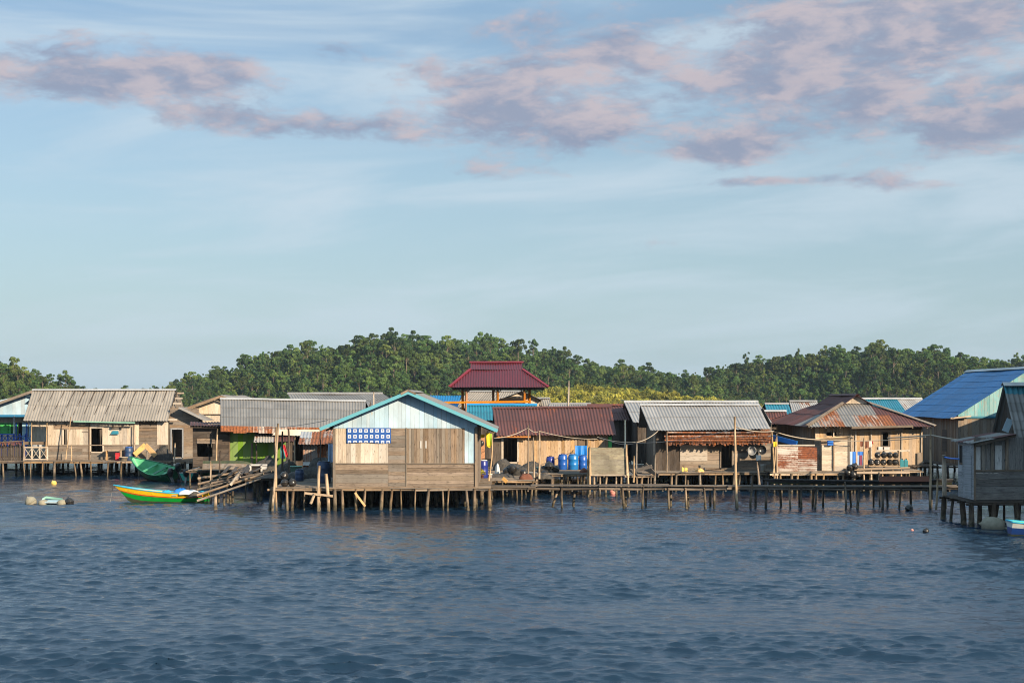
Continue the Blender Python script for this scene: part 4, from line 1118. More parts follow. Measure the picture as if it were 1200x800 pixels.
mb = MB(); mb.box(X(679, YF), X(687.5, YF), YF + .03, YF + .05, Zz(522.5, YF), Zz(514, YF)); mb.build('window_fill', M['brown'], t)
mb = MB(); mb.box(X(713, YF), X(717, YF), YF - .02, YF + .02, Zz(548, YF), Zz(511, YF)); mb.build('shutter', M['greenpane'], t)
beamo(t, M['orange'], P(582, 511.3, 91.1), P(622, 511.8, 91.1), .1, .05, 'fascia'); 
for px in (660, 697):
    mb = MB(); mb.beam(P(px - 3, 512, 91.4), P(px, 515.5, 91.6), .06, .05); mb.beam(P(px + 3.5, 512, 91.4), P(px, 515.5, 91.6), .06, .05); mb.build('bracket', M['dark'], t)
shell(t, M['dark'], X(577.5, YF), X(717, YF), YF + .03, 99.3, 1.14, 3.4, ('x', 4.8, 3.8))
back_house('second maroon rusted roof with a dark open gable behind the first', 'maroon', P(702, 492, 101), P(738, 492, 101), P(688, 474.5, 104), P(731, 474.5, 104), cap='maroon')

# ---------------------------------------------------------------- plank enclosure beside the maroon house
def enclosure(label, cat, mat, x0, y0, x1, y1, Y, dep, zf, bw=.3, name='enclosure', d2=None, posts=True):
    t = thing(name, label, cat, (X((x0 + x1) / 2, Y), Y + dep / 2, zf))
    W(t, M[mat], x0, y0, x1, y1, Y, 'h', bw, joint=2.6, jit=.01)
    zt, zb = Zz(y0, Y), Zz(y1, Y)
    for (a, b) in (((X(x0, Y), Y + dep), (X(x0, Y), Y + .03)), ((X(x1, Y), Y + .03), (X(x1, Y), Y + dep)), ((X(x1, Y), Y + dep), (X(x0, Y), Y + dep))):
        wall(t, M[d2 or mat], a, b, zb, zt - .02, bw, 'h', name='side_wall')
    mb = MB(); mb.box(X(x0, Y) + .05, X(x1, Y) - .05, Y + .06, Y + dep - .05, zb + .02, zb + .06); mb.build('floor', M['deck'], t)
    return t
M['weather'] = wood('grey green weathered planks', (.15, .125, .085), (.29, .25, .18), .25, paint=(.30, .28, .20), peel=.5, grey=(.22, .2, .16), stain=.45)
t = enclosure('grey plank enclosure without a roof standing on light posts right of the blue drums', 'enclosure', 'weather', 691.5, 525, 733, 556, 80.5, 1.9, 1.2)
for px in (689, 696, 703, 711, 722, 728, 736): pole(t, M['lightpole'], V((X(px, 80.6) + ur(-.05, .05), 80.6, -1)), P(px, 551 if px in (689, 736) else 557, 80.6), .07, .06)
for px in (691, 734): pole(t, M['lightpole'], P(px + 1, 557, 80.4), P(px, 520.5 if px > 700 else 523, 80.4), .06, .05, 'corner_post', .01)
pole(t, M['lightpole'], P(691, 579, 80.4), P(691, 540, 80.4), .07, .06); pole(t, M['lightpole'], P(738, 585, 80.5), P(735, 534, 80.5), .06, .05)
beamo(t, M['pale'], P(691, 556.5, 80.43), P(733, 556.5, 80.43), .08, .06, 'sill_beam')

# ---------------------------------------------------------------- grey roofed house with thatched awning
t = thing('stilt_house', 'grey corrugated roof house with a shaggy brown thatch awning over its front', 'house', (X(835, 90), 91, 1.11), 'wooden stilt houses')
e0, e1, r0, r1 = P(762, 504, 87), P(903, 502.5, 87), P(750, 474.5, 91), P(889, 474.5, 91)
roof(t, [M['zinc']], e0, e1, r0, r1, pitch=.2, amp=.022, sw=.95, rows=2)
roof(t, [M['zinc']], V((e1.x, 95, e1.z)), V((e0.x, 95, e0.z)), r1, r0, rows=1)
ridge_cap(t, M['zincbright'], r0 + V((0, 0, .03)), r1 + V((0, 0, .03)), .4, .1)
YF = 88.0; xw0, xw1 = X(769, YF), X(904, YF)
W(t, M['dark'], 769, 500, 797, 552, YF, 'v', .22)
W(t, M['brown'], 797, 500, 844, 552, YF, 'h', .24, jit=.012, joint=2.2)
W(t, M['pale'], 797, 521, 829, 540, YF - .05, 'h', .3, name='wall_patch', joint=5)
W(t, M['grey'], 844, 500, 904, 552, YF, 'h', .24, holes=[(844.5, 516, 858, 548)], joint=2)
frame(t, M['brown'], 845, 519, 857.5, 548, YF, .08)
shell(t, M['grey'], xw0, xw1, YF + .03, 94.3, 1.11, 4.0, ('x', 5.0, 3.1))
mb = MB(); mb.box(xw0 - .03, xw0 - .01, 88.6, 89.5, 2.0, 3.5); mb.build('shutter', M['pale'], t)
# shaggy thatch awning: many palm strips laid in courses
mb = MB()
ya, yb2 = 87.25, 88.0
for c in range(7):
    q = c / 6; zc = Zz(514.5, ya) + (Zz(503, 87.9) - Zz(514.5, ya)) * q; yc = ya + (yb2 - .1 - ya) * q
    x = X(781, ya)
    while x < X(905, ya):
        l = ur(.35, .6); wd = ur(.05, .12)
        mb.beam((x, yc + .05 + ur(0, .08), zc + ur(-.03, .04)), (x + ur(-.06, .06), yc - l * .25, zc - l * .75 * ur(.7, 1)), wd, .015, side=(1, 0, 0))
        x += wd * .8
mb.build('awning', M['thatch'], t)
mb = MB()
for y in (506.5, 511, 515.5): mb.tube([P(779 + ur(-2, 2), y, 86.95), P(843, y + .4, 86.93), P(905, y, 86.95)], .045, 6)
mb.build('awning_batten', M['rusty'], t)
for px in (781.5, 905): pole(t, M['brown'], P(px, 553, 86), P(px, 505, 86), .06, .05, 'porch_post', .01)
back_house('long grey roof with a dark open gable directly behind the thatched awning house', 'zinc', P(742, 495, 96.6), P(905, 495, 96.6), P(731, 470.5, 102), P(888, 470.5, 102))

# ---------------------------------------------------------------- rusty tin enclosure and plank cubicle
M['tinrust'] = metal('streaked rusty tin', (.46, .42, .38), rust=(.24, .075, .03), amt=.68, dark=(.10, .035, .02), var=.2, met=.0, rough=.75)
t = thing('enclosure', 'open enclosure of rust streaked tin sheets on posts', 'enclosure', (X(934, 84), 85, 1.2))
roof(t, [M['tinrust']], P(911, 552.5, 84), P(911, 522, 84), P(957.5, 552.5, 84.02), P(957.5, 524, 84.02), pitch=.12, amp=.014, sw=.65, rows=2, name='wall', jag=.02)
for xx in (911.5, 957): wall(t, M['dark'], (X(xx, 84), 86.2), (X(xx, 84), 84.05), Zz(552, 84), Zz(524, 84), .3, 'h', name='side_wall')
wall(t, M['dark'], (X(957, 84), 86.2), (X(911.5, 84), 86.2), Zz(552, 84), Zz(524, 84), .3, 'h', name='rear_wall')
beamo(t, M['pale'], P(912, 521.5, 83.95), P(955, 521.5, 83.95), .08, .06, 'top_rail'); beamo(t, M['brown'], P(910, 553, 83.95), P(958, 553, 83.95), .08, .06, 'sill_beam')
for a, b in (((908, 560), (904, 505)), ((911, 562), (910, 508)), ((906, 558), (909, 514))): pole(t, M['lightpole'], P(*a, 83.7), P(*b, 83.7), .055, .045, bend=.02)
t = thing('cubicle', 'narrow plank cubicle with pole roof between the rusty enclosure and the hip roofed house', 'cubicle', (X(978, 86), 86.8, 1.2))
W(t, M['pale'], 963, 521, 977, 553, 86, 'h', .26); W(t, M['pale'], 977.6, 515, 995, 553, 85.95, 'h', .3)
mb = MB(); mb.beam(P(977.2, 515, 85.9), P(977.2, 553, 85.9), .06, .05, side=(1, 0, 0)); mb.beam(P(995, 513, 85.9), P(995, 553, 85.9), .08, .05, side=(1, 0, 0)); mb.build('door_frame', M['brown'], t)
for (a, b) in (((X(963, 86), 88), (X(963, 86), 86.03)), ((X(995, 86), 86.03), (X(995, 86), 88)), ((X(995, 86), 88), (X(963, 86), 88))): wall(t, M['brown'], a, b, 1.2, 3.0, .3, 'h', name='side_wall')
for k in range(5): pole(t, M['pale'] if k % 2 else M['lightpole'], P(956 + k * 1.5, 513.5 + k * .5, 85.4 + k * .55), P(996 + k, 511.5 + k * .4, 85.4 + k * .55), .05, .04, 'roof_pole', .01)
tag((lambda m: m.build('cloth', M['bluecloth'], None, P(973, 521, 85.8)))((lambda m: (m.box(X(970, 85.8), X(976.5, 85.8), 85.75, 85.95, Zz(521.5, 85.8), Zz(515.5, 85.8)), m)[1])(MB())), 'small folded blue cloth on top of the plank cubicle', 'cloth')

# ---------------------------------------------------------------- rusty hip roofed house
t = thing('stilt_house', 'wide house with a patched rusty hip roof and sunlit honey board wall', 'house', (22.8, 97, 1.3), 'wooden stilt houses')
XL, XR, XC = 18.75, 26.9, 22.8; YE, YB = 90.4, 105.6; ZE = Zz(499.5, YE); ZR = 5.78
gy0, gy1 = 94.2, 101.8; gw = .85; gz = 5.22
def pickm(i, j, n, rows):
    q = (i + .5) / n
    if j == 0: return [0, 1, 1, 0, 1, 1, 1, 0, 2, 2][min(9, int(q * 10))] if q < .8 else 2
    return 1 if q < .3 else (0 if q < .52 else 2)
hip(t, [M['zincd'], M['rusty'], M['maroon']], (XL, YE, ZE), (XR, YE, ZE), (XC - gw, gy0, gz), (XC + gw, gy0, gz), pitch=.2, amp=.022, sw=.8, rows=2, pick=lambda i, j, n, r: (
    ([0, 1, 1, 1, 0, 1, 1, 1, 0, 2, 2, 2] if j == 0 else [2, 1, 1, 1, 0, 0, 0, 2, 2, 2, 2, 2])[min(11, int((i + .5) / n * 12))]))
hip(t, [M['maroon'], M['zincd']], (XL, YB, ZE), (XL, YE, ZE), (XC - gw, gy1, gz), (XC - gw, gy0, gz), sw=1.0, rows=2, pick=lambda i, j, n, r: 1 if (j == 0 and i in (n - 3, n - 4)) else 0)
hip(t, [M['maroon']], (XR, YE, ZE), (XR, YB, ZE), (XC + gw, gy0, gz), (XC + gw, gy1, gz), rows=2)
hip(t, [M['maroon']], (XR, YB, ZE), (XL, YB, ZE), (XC + gw, gy1, gz), (XC - gw, gy1, gz), rows=1)
ov = gy0 - .35
roof(t, [M['maroon']], (XC - gw - .12, gy1, gz - .06), (XC - gw - .12, ov, gz - .06), (XC, gy1, ZR), (XC, ov, ZR), rows=1); roof(t, [M['maroon']], (XC + gw + .12, ov, gz - .06), (XC + gw + .12, gy1, gz - .06), (XC, ov, ZR), (XC, gy1, ZR), rows=1)
ridge_cap(t, M['maroon'], (XC, ov - .03, ZR + .03), (XC, gy1, ZR + .03), .34, .12)
wall(t, M['pale'], (XC - gw, gy0), (XC + gw, gy0), gz, ZR, .22, name='gablet', top=lambda u: np.interp(u, [0, gw, 2 * gw], [gz + .02, ZR - .05, gz + .02]))
for a, b in (((XL, YE, ZE), (XC - gw, gy0, gz)), ((XR, YE, ZE), (XC + gw, gy0, gz))):
    beamo(t, M['grey'], V(a) + V((0, -.02, .06)), V(b) + V((0, -.02, .07)), .22, .05, 'hip_cap', (1, 0, 0))
YF = 91.3; yt = 466 + (EYE - (ZE + .2)) * FL / YF
W(t, M['honey'], 955.5, yt, 1081, 548, YF, 'v', .22, holes=[(1034, 507, 1042, 523), (968, 506, 981, 510.5)], jit=.01)
frame(t, M['brown'], 1034, 507, 1042, 522.5, YF, .07, 'window_frame')
beamo(t, M['pale'], P(998, 505, YF - .1), P(1056, 503.8, YF - .1), .09, .05, 'batten'); beamo(t, M['grey'], P(998, 501, YE - .05), P(1070, 499.2, YE - .05), .14, .06, 'gutter')
beamo(t, M['dark'], P(1060, 502, YF - .1), P(1081, 502, YF - .1), .09, .05, 'batten')
for px in (977, 997.5, 1003, 1021, 1057, 1080): beamo(t, M['pale'], P(px, 502, YF - .08), P(px, 547, YF - .08), .07, .05, 'stud', (1, 0, 0))
mb = MB(); mb.box(X(1029, YF), X(1034, YF), YF - .12, YF - .07, Zz(529, YF), Zz(523, YF)); mb.box(X(1035.5, YF), X(1042, YF), YF - .13, YF - .08, Zz(530, YF), Zz(523.5, YF)); mb.build('shutter', M['white'], t)
shell(t, M['brown'], X(955.5, YF), X(1081, YF), YF + .03, 104.6, 1.3, ZE + .2)
mb = MB()
for k in range(9): mb.beam((XL + .3 + k * .92, YE + .05, ZE - .09), (XL + .3 + k * .92, YF + .3, ZE + .12), .08, .05, side=(0, 0, 1))
mb.build('rafter', M['brown'], t)
W(t, M['brown'], 1075, 530, 1081, 548, YF - .12, 'v', .2, name='wall_patch')

# ---------------------------------------------------------------- big blue roofed house
t = thing('stilt_house', 'large dark timber house under a wide blue sheet roof on the right', 'house', (34.8, 102, 1.14), 'wooden stilt houses')
YA, YZ = 95.0, 108.8
ze, zr = Zz(490, YA), 7.62; xe, xr = X(1117.5, YA), 34.8
e0, e1, r0, r1 = V((xe, YZ, ze)), V((xe, YA, ze)), V((xr, YZ, zr)), V((xr, YA, zr))
roof(t, [M['blueroof']], e0, e1, r0, r1, pitch=.25, amp=.014, sw=1.0, rows=1, name='roof', jag=.01)
xe2 = 2 * xr - xe
roof(t, [M['blueroof']], V((xe2, YA, ze)), V((xe2, YZ, ze)), r1, r0, rows=2)
mb = MB()
for k in range(1, 9):
    q = k / 8.0
    for s0, s1 in ((0, .37), (.37, .72), (.72, 1)):
        a = e0.lerp(r0, q).lerp(e1.lerp(r1, q), s0); b = e0.lerp(r0, q).lerp(e1.lerp(r1, q), s1)
        o = V((-.012, 0, .02)); mb.beam(a + o, b + o, .045, .006, side=(.87, 0, .5))
mb.build('sheet_lap', M['blueline'], t)
ridge_cap(t, M['zincbright'], r0 + V((0, 0, .04)), r1 + V((0, 0, .04)), .5, .16)
YF = YA + .6
wall(t, M['aqua'], (xe + .5, YF), (xe2 - .5, YF), Zz(489, YF), zr, .22, name='gable', top=lambda u: np.interp(u, [0, xr - xe - .5, 2 * (xr - xe - .5)], [ze + .28, zr - .1, ze + .28]))
beamo(t, M['teal'], (xe + .6, YF - .08, Zz(488.5, YF)), (xe2 - .5, YF - .08, Zz(488.5, YF)), .13, .06, 'trim')
beamo(t, M['pale'], P(1114, 490, YA + .2), P(1138, 487.5, YA + .2), .1, .1, 'rafter')
wall(t, M['brown'], (xe + .5, YF + .03), (xe2 - .5, YF + .03), 1.14, Zz(490, YF), .24, jit=.01)
shell(t, M['brown'], xe + .5, xe2 - .5, YF + .06, YZ - .6, 1.14, ze + .2, ('y', zr - .2))
mb = MB(); mb.box(xe + .455, xe + .47, 98, 99, 1.9, 3.4); mb.build('shutter', M['dark'], t)

# ---------------------------------------------------------------- near shaded house at the right edge
t = thing('stilt_house', 'shaded dark plank house with a whitewashed side, nearest at the right edge', 'house', (24, 65, 1.15), 'wooden stilt houses')
YF = 62.0; xl = X(1142, YF); zf = Zz(585.5, YF)
W(t, M['shade'], 1142, 551, 1290, 585.5, YF, 'h', .3, joint=6, gap=.012)
W(t, M['shade'], 1142, 512, 1290, 551, YF, 'v', .3, jit=.012, d=-.01)
mb = MB()
for a, b, m in ((1143, 1149, 0), (1166.3, 1174, 0)): mb.beam(P((a + b) / 2, 523.5 if a < 1160 else 521.5, YF - .05), P((a + b) / 2, 551, YF - .05), (b - a) / FL * YF, .03, side=(1, 0, 0))
mb.build('wall_patch', M['white'], t)
mb = MB()
for px in (1152, 1163, 1180): mb.beam(P(px, 512, YF - .06), P(px, 551, YF - .06), .13, .06, side=(1, 0, 0))
mb.beam(P(1142.5, 514, YF - .055), P(1142.5, 586, YF - .055), .09, .05, side=(1, 0, 0)); mb.beam(P(1142, 551, YF - .07), P(1290, 551, YF - .07), .06, .04)
mb.build('trim', M['brown'], t)
z1 = Zz(517, YF)
wall(t, M['bluegrey'], (xl, 64.2), (xl, YF), zf, z1, .3, 'h', holes=[(.15, .62, 2.75, 3.4)], name='side_wall', joint=1.0)
mb = MB(); mb.box(xl - .05, xl - .02, 62.25, 63.2, zf + .1, Zz(533, 62.6)); mb.build('door', M['bluegrey'], t)
mb = MB(); mb.box(xl + .02, xl + .04, 63.6, 64.1, 2.7, 3.45); mb.build('window_fill', M['void'], t)  # near-black sheet stands in for the unlit room behind the window
zlo, zhi = Zz(519, 61.5), Zz(508, 61.5); xr_ = X(1191, 61.5)
roof(t, [M['zincd'], M['maroon']], (xl - .2, 64.6, zlo), (xl - .2, 61.4, zlo), (xr_, 64.6, zhi), (xr_, 61.4, zhi), rows=2, sw=.8, jag=.12, name='lean_to_roof', pick=lambda i, j, n, r: (i + j) % 3 == 1)
beamo(t, M['dark'], (xl - .1, 61.5, zlo - .08), (xr_, 61.5, zhi - .08), .12, .06, 'fascia', (0, 0, 1))
# main body behind and to the right; added unseen storey throws shade
mr0, mr1 = V((X(1176, 64.2), 64.2, Zz(450.5, 64.2))), V((26.0, 64.2, Zz(450.5, 64.2)))
me0, me1 = V((X(1190, 62.6), 62.6, Zz(514, 62.6))), V((26.0, 62.6, Zz(514, 62.6)))
roof(t, [M['zincd'], M['tealdull']], me0, me1, mr0, mr1, pitch=.24, amp=.035, rows=6, sw=.95, pick=lambda i, j, n, r: 1 if j == 5 else 0)
roof(t, [M['zincd']], V((26.0, 65.8, me0.z)), V((me0.x, 65.8, me0.z)), mr1, mr0, pitch=.24, amp=.035, rows=1)
ridge_cap(t, M['zincbright'], mr0 + V((-.05, 0, .05)), mr1 + V((0, 0, .05)), .45, .16)
xs = X(1189, 63) + .15
wall(t, M['dark'], (xs, 65.5), (xs, 62.9), zf, me0.z, .3, name='side_wall', top=lambda u: np.interp(u, [0, 1.3, 2.6], [me0.z, mr0.z - .2, me0.z]))  # dark boards stand in for the shaded hollow under the open gable
wall(t, M['dark'], (33, 65.5), (xs, 65.5), zf, me0.z, .3, name='rear_wall')
mb = MB(); mb.beam(P(1178, 505.5, 63.1), P(1184, 491, 63.1), .3, .03, side=(1, 0, 0)); mb.build('gable_board', M['lblue2'], t)
wall(t, M['dark'], (25.3, 65.4), (25.3, 54.2), zf, 9.2, .35, name='shade_storey', top=lambda u: np.interp(u, [0, 5.6, 11.2], [8.0, 10.4, 8.0]))
wall(t, M['brown'], (25.3, 54.2), (35, 54.2), zf - .1, 8.0, .35, name='shade_storey')
wall(t, M['brown'], (35, 54.2), (35, 65.4), zf - .1, 8.0, .35, name='shade_storey')
roof(t, [M['zincd']], (24.8, 53.6, 7.9), (35.5, 53.6, 7.9), (24.8, 59.8, 10.5), (35.5, 59.8, 10.5), rows=2, name='shade_roof'); roof(t, [M['zincd']], (35.5, 66, 7.9), (24.8, 66, 7.9), (35.5, 59.8, 10.5), (24.8, 59.8, 10.5), rows=2, name='shade_roof')
for xx in (25.5, 28.5, 31.5, 34.6):
    for yy in (54.6, 57.5, 60.3): pole(t, M['postdark'], (xx, yy, -1.2), (xx, yy, 1.2), .11, .1)

# unseen house added on the right to cast shade on the houses beside it
t = thing('stilt_house', 'added unseen grey roofed timber house beyond the right edge, casting shade', 'house', (38.7, 84, 1.14), 'wooden stilt houses')
wall(t, M['brown'], (33.4, 78.5), (44, 78.5), 1.14, 5.8, .3); shell(t, M['brown'], 33.4, 44, 78.53, 90.6, 1.14, 5.8, ('y', 7.6))
wall(t, M['brown'], (33.4, 78.5), (44, 78.5), 5.8, 7.7, .3, name='gable', top=lambda u: np.interp(u, [0, 5.3, 10.6], [5.8, 7.7, 5.8]))
roof(t, [M['zincd']], (33.0, 91.2, 5.6), (33.0, 77.9, 5.6), (38.7, 91.2, 7.8), (38.7, 77.9, 7.8)); roof(t, [M['zincd']], (44.4, 77.9, 5.6), (44.4, 91.2, 5.6), (38.7, 77.9, 7.8), (38.7, 91.2, 7.8))
for xx in (33.6, 37, 40.4, 43.8):
    for yy in (78.7, 84.5, 90.3): pole(t, M['postdark'], (xx, yy, -1.2), (xx, yy, 1.2), .11, .1)
mb = MB(); mb.box(33.4, 44, 78.6, 90.5, 1.06, 1.13); mb.build('floor', M['dark'], t)
# ---------------------------------------------------------------- red pavilion
t = thing('pavilion', 'open pavilion with a maroon red hipped roof on orange posts', 'pavilion', (X(583, 112), 112, 1.2))
ze, zm, zr = Zz(453.5, 108), Zz(433, 110.6), Zz(424.5, 112)
EL, ER, ML, MR = X(526.5, 108), X(642.5, 108), X(551, 110.6), X(612.5, 110.6)
RL, RR = X(551.5, 112), X(611.5, 112)
yb = 116; ym = 113.4
RD = [M['redroof']]
hip(t, RD, (EL, 108, ze), (ER, 108, ze), (ML, 110.6, zm), (MR, 110.6, zm), rows=1, sw=.9, jag=0); roof(t, RD, (ML, 110.6, zm), (MR, 110.6, zm), (RL, 112, zr), (RR, 112, zr), rows=1, jag=0)
hip(t, RD, (ER, yb, ze), (EL, yb, ze), (MR, ym, zm), (ML, ym, zm), rows=1); roof(t, RD, (MR, ym, zm), (ML, ym, zm), (RR, 112, zr), (RL, 112, zr), rows=1)
hip(t, RD, (EL, yb, ze), (EL, 108, ze), (ML, ym, zm), (ML, 110.6, zm), rows=1, jag=0); hip(t, RD, (ER, 108, ze), (ER, yb, ze), (MR, 110.6, zm), (MR, ym, zm), rows=1, jag=0)
mb = MB()
for x, y in ((ML, RL), (MR, RR)):
    a = [V((x, 110.6, zm)), V((x, ym, zm)), V((y, 112, zr))]; i = [mb.add(p) for p in a]; mb.face(i, ((0, 0), (1, 0), (.5, 1)))
mb.build('gablet', M['redroof'], t)
M['redcap'] = metal('red ridge cap', (.17, .010, .018), amt=0, var=.05, met=0, rough=.45)
ridge_cap(t, M['redcap'], (RL - .1, 112, zr + .03), (RR + .1, 112, zr + .03), .4, .12)
for a, b in (((EL, 108, ze), (ML, 110.6, zm)), ((ER, 108, ze), (MR, 110.6, zm)), ((EL, yb, ze), (ML, ym, zm)), ((ER, yb, ze), (MR, ym, zm))): beamo(t, M['redcap'], V(a) + V((0, 0, .05)), V(b) + V((0, 0, .05)), .2, .05, 'hip_cap', (1, 0, 0))
for px, Y in ((546.5, 108.8), (583, 108.8), (614.5, 108.8), (542, 115), (578, 115), (620.5, 110)): pole(t, M['orange'], V((X(px, Y), Y, -1)), V((X(px, Y), Y, ze + .15)), .1, .1, 'post', .002)
mb = MB(); mb.box(X(546, 108.8), X(550.5, 108.8), 108.5, 108.75, Zz(486, 108.8), Zz(471.5, 108.8)); mb.build('newel_post', M['orange'], t)
beamo(t, M['orange'], P(518, 471.5, 108.6), P(620, 470.5, 108.6), .16, .08, 'railing'); beamo(t, M['orange'], P(535, 485, 108.4), P(571, 485, 108.4), .3, .12, 'railing')
beamo(t, M['dark'], P(530, 455.5, 108.5), P(638, 455.5, 108.5), .18, .1, 'eave_beam')
for px in (546.5, 583, 614.5):
    mb = MB(); mb.beam(P(px - 5, 456, 108.7), P(px, 461, 108.7), .07, .05); mb.beam(P(px + 5, 456, 108.75), P(px, 461, 108.75), .07, .05); mb.build('brace', M['dark'], t)
mb = MB(); mb.box(EL + .8, ER - .8, 108.6, 115.4, 3.85, 3.95); mb.build('floor', M['dark'], t)
for px in (530, 565, 600, 640): pole(t, M['postdark'], V((X(px, 109.5), 109.5, -1)), V((X(px, 109.5), 109.5, 3.85)), .12, .1)

# ---------------------------------------------------------------- roofs further back
back_house('bright blue roof behind the right slope of the light blue gabled house', 'blueroof', P(503, 484, 117), P(534, 484, 117), P(504, 463, 120), P(541, 463, 120), cap=None)
back_house('pale grey roof seen between the posts of the red pavilion', 'fibre', P(530, 478, 119), P(604, 478, 119), P(549, 458.5, 123), P(612, 458.5, 123), cap='zinc')
t = thing('house', 'small pale gable with dark slate coloured slope under the right end of the pavilion roof', 'house', (X(612, 117), 119, 1.1), 'roofs further back in the village')
la, ap, ra = P(560, 478, 117), P(611, 457.8, 117), P(636, 469, 117); bk = V((0, 6, 0))
roof(t, [M['zincd']], la + bk, la, ap + bk, ap, rows=1); roof(t, [M['zincd']], ra, ra + bk, ap, ap + bk, rows=1)
wall(t, M['cream'], (la.x + .3, 117.5), (ra.x - .3, 117.5), 1.1, 5.5, .3, top=lambda u: np.interp(u, [0, ap.x - la.x - .3, ra.x - la.x - .6], [la.z + .08, ap.z - .06, ra.z + .08]))
shell(t, M['dark'], la.x + .3, ra.x - .3, 117.53, 122.7, 1.1, 4.6)
beamo(t, M['orange'], P(586, 467.5, 116.9), P(622, 467.5, 116.9), .15, .06, 'trim')
back_house('grey roof just right of the red pavilion posts', 'fibre', P(618, 486, 119), P(650, 486, 119), P(618, 466.5, 122), P(644, 466.5, 122), cap='zinc')
back_house('teal blue roof strip behind the ridge of the maroon roofed house', 'teal', P(546, 492, 103.5), P(634, 492, 103.5), P(547, 474, 106), P(629, 474, 106), cap='blueline')
back_house('low flat grey roof at the foot of the yellow green slope', 'zinc', P(640, 482, 118), P(698, 482, 118), P(644, 473, 121), P(692, 473, 121), cap='zinc')
back_house('turquoise roof with a dark gable behind the right end of the thatched awning house', 'teal', P(901, 489, 112), P(930, 489, 112), P(896, 473, 115), P(924, 473, 115), cap='zinc')
back_house('low brown rusted roof below the turquoise roof', 'maroon', P(893, 496, 106.2), P(926, 496, 106.2), P(892, 481.5, 108), P(921, 481.5, 108), cap='zincbright')
back_house('grey roof with rust brown sheets left of the rusty hip roof', 'zinc', P(930, 492, 112), P(975, 492, 112), P(925, 470, 116), P(957, 470, 116), cap='zinc', mats=[M['zinc'], M['rustmix']], pick=lambda i, j, n, r: i % 3 > 0)
back_house('long pale ridged roof with turquoise and rusty sheets behind the hip roof', 'teal', P(1005, 489, 114), P(1105, 489, 114), P(1003, 467, 118), P(1080, 467, 118), mats=[M['teal'], M['rustmix'], M['maroon']], pick=lambda i, j, n, r: 0 if i < n * .55 else 1)
# ---------------------------------------------------------------- jetty
def single(name, label, cat, mb, mats, org, group=None):
    o = mb.build(name, mats, None, org); return tag(o, label, cat, group)
t = thing('jetty', 'long weathered walkway on thin crooked stilts running along the right half of the village', 'jetty', (10, 72.7, 0))
mb = MB(); zj = 1.1
xa, xb = X(556, 72.5), X(1121, 72.5)
x = xa; k = 0
edges = [xa]
while edges[-1] < xb - 3: edges.append(edges[-1] + ur(2.6, 4.4))
edges[-1] = xb
for i in range(len(edges) - 1):
    h = zj + ur(-.02, .03) + (.05 if X(570, 72) < edges[i] < X(750, 72) else 0)
    for r in range(4):
        y = 72.15 + r * .3
        if R.random() < .06: continue
        mb.beam((edges[i] - ur(0, .2), y, h + ur(-.015, .015)), (edges[i + 1] + ur(0, .2), y + ur(-.02, .02), h + ur(-.02, .02)), .27, .045, side=(0, 1, 0))
mb.build('deck', M['jetty'], t)
mb = MB()
for y in (72.1, 73.2):
    for i in range(len(edges) - 1):
        mb.tube([(edges[i] - .2, y, zj - .11 + ur(-.03, .02)), ((edges[i] + edges[i + 1]) / 2, y, zj - .14 + ur(-.03, .02)), (edges[i + 1] + .2, y + .05, zj - .11 + ur(-.03, .02))], [.06, .065, .055], 7)
mb.build('stringer', M['jetty'], t)
mb = MB()
for i in range(22):
    x = xa + (xb - xa) * (i + .5) / 22 + ur(-.2, .2); mb.tube([(x, 71.95, zj - .2), (x, 73.4, zj - .2 + ur(-.03, .03))], .045, 6)
mb.build('crossbar', M['jetty'], t)
jp = [(641, 657), (660, 658), (671, 674), (731, 729), (733, 733), (751, 754), (757, 757), (784, 783), (787, 786), (806, 803), (808, 806), (826, 825), (833, 832), (838, 837), (862, 862), (879, 882), (886, 886), (898, 899), (914, 914), (930, 925), (936, 936), (940, 939),
      (952, 953), (957, 957), (965, 965), (991, 990), (997, 996), (1004, 1007), (1025, 1025), (1032, 1034), (1042, 1038), (1056, 1056), (1066, 1067), (1089, 1089), (1092, 1092)]
for k, (pb, ptp) in enumerate(jp):
    Y = 72.05 if k % 2 else 73.25
    tp = zj - .05 if k % 5 else zj + ur(.05, .35)
    pole(t, M['jetty'] if R.random() < .75 else M['post'], V((X(pb, Y), Y + ur(-.1, .1), -1.3)), V((X(ptp, Y), Y, tp)), ur(.055, .085), ur(.045, .065), n=5, bend=.03)
# poles standing free
def freepole(label, a, b, Y, r=.06, mat='lightpole', group=None, bend=.012, name='pole', cat='pole', r1=None):
    p0, p1 = P(*a, Y), P(*b, Y)
    mb = MB(); pts = pole_pts(p0, p1, bend, 5); r1 = r1 or r * .7
    mb.tube(pts, [r + (r1 - r) * k / 5 for k in range(6)], 8)
    return single(name, label, cat, mb, M[mat], p0, group)
PG = 'bare poles and mooring posts'
freepole('tall pale mast rising out of the jetty before the thatched awning house', (864, 596), (861, 488), 71.9, .07)
freepole('taller of two pale poles at the left corner of the near platform', (319, 600), (326, 496), 70.5, .07)
freepole('straight pale pole just right of the corner pole on the near platform', (324, 600), (323.5, 500), 70.9, .055)
freepole('thick squared post standing up through the front edge of the near platform', (373, 599), (374, 545.5), 70.4, .075, 'lightpole', r1=.07)
freepole('short stump post right of the squared post at the near platform edge', (385, 599), (382, 555), 70.45, .085, 'lightpole', r1=.08)
freepole('pale vertical pole at the end of the collapsed ramp', (247, 590), (246.5, 540), 75.5, .06)
freepole('short thick wet stake at the foot of the collapsed ramp', (252.5, 597), (252.5, 580), 70.9, .1)
freepole('dark thin pole behind the collapsed ramp', (257, 575), (258, 528), 79, .05, 'dark')
freepole('tall thick pole standing in the water between jetty end and shaded house', (1107, 596), (1106, 533), 68.3, .12, r1=.10)
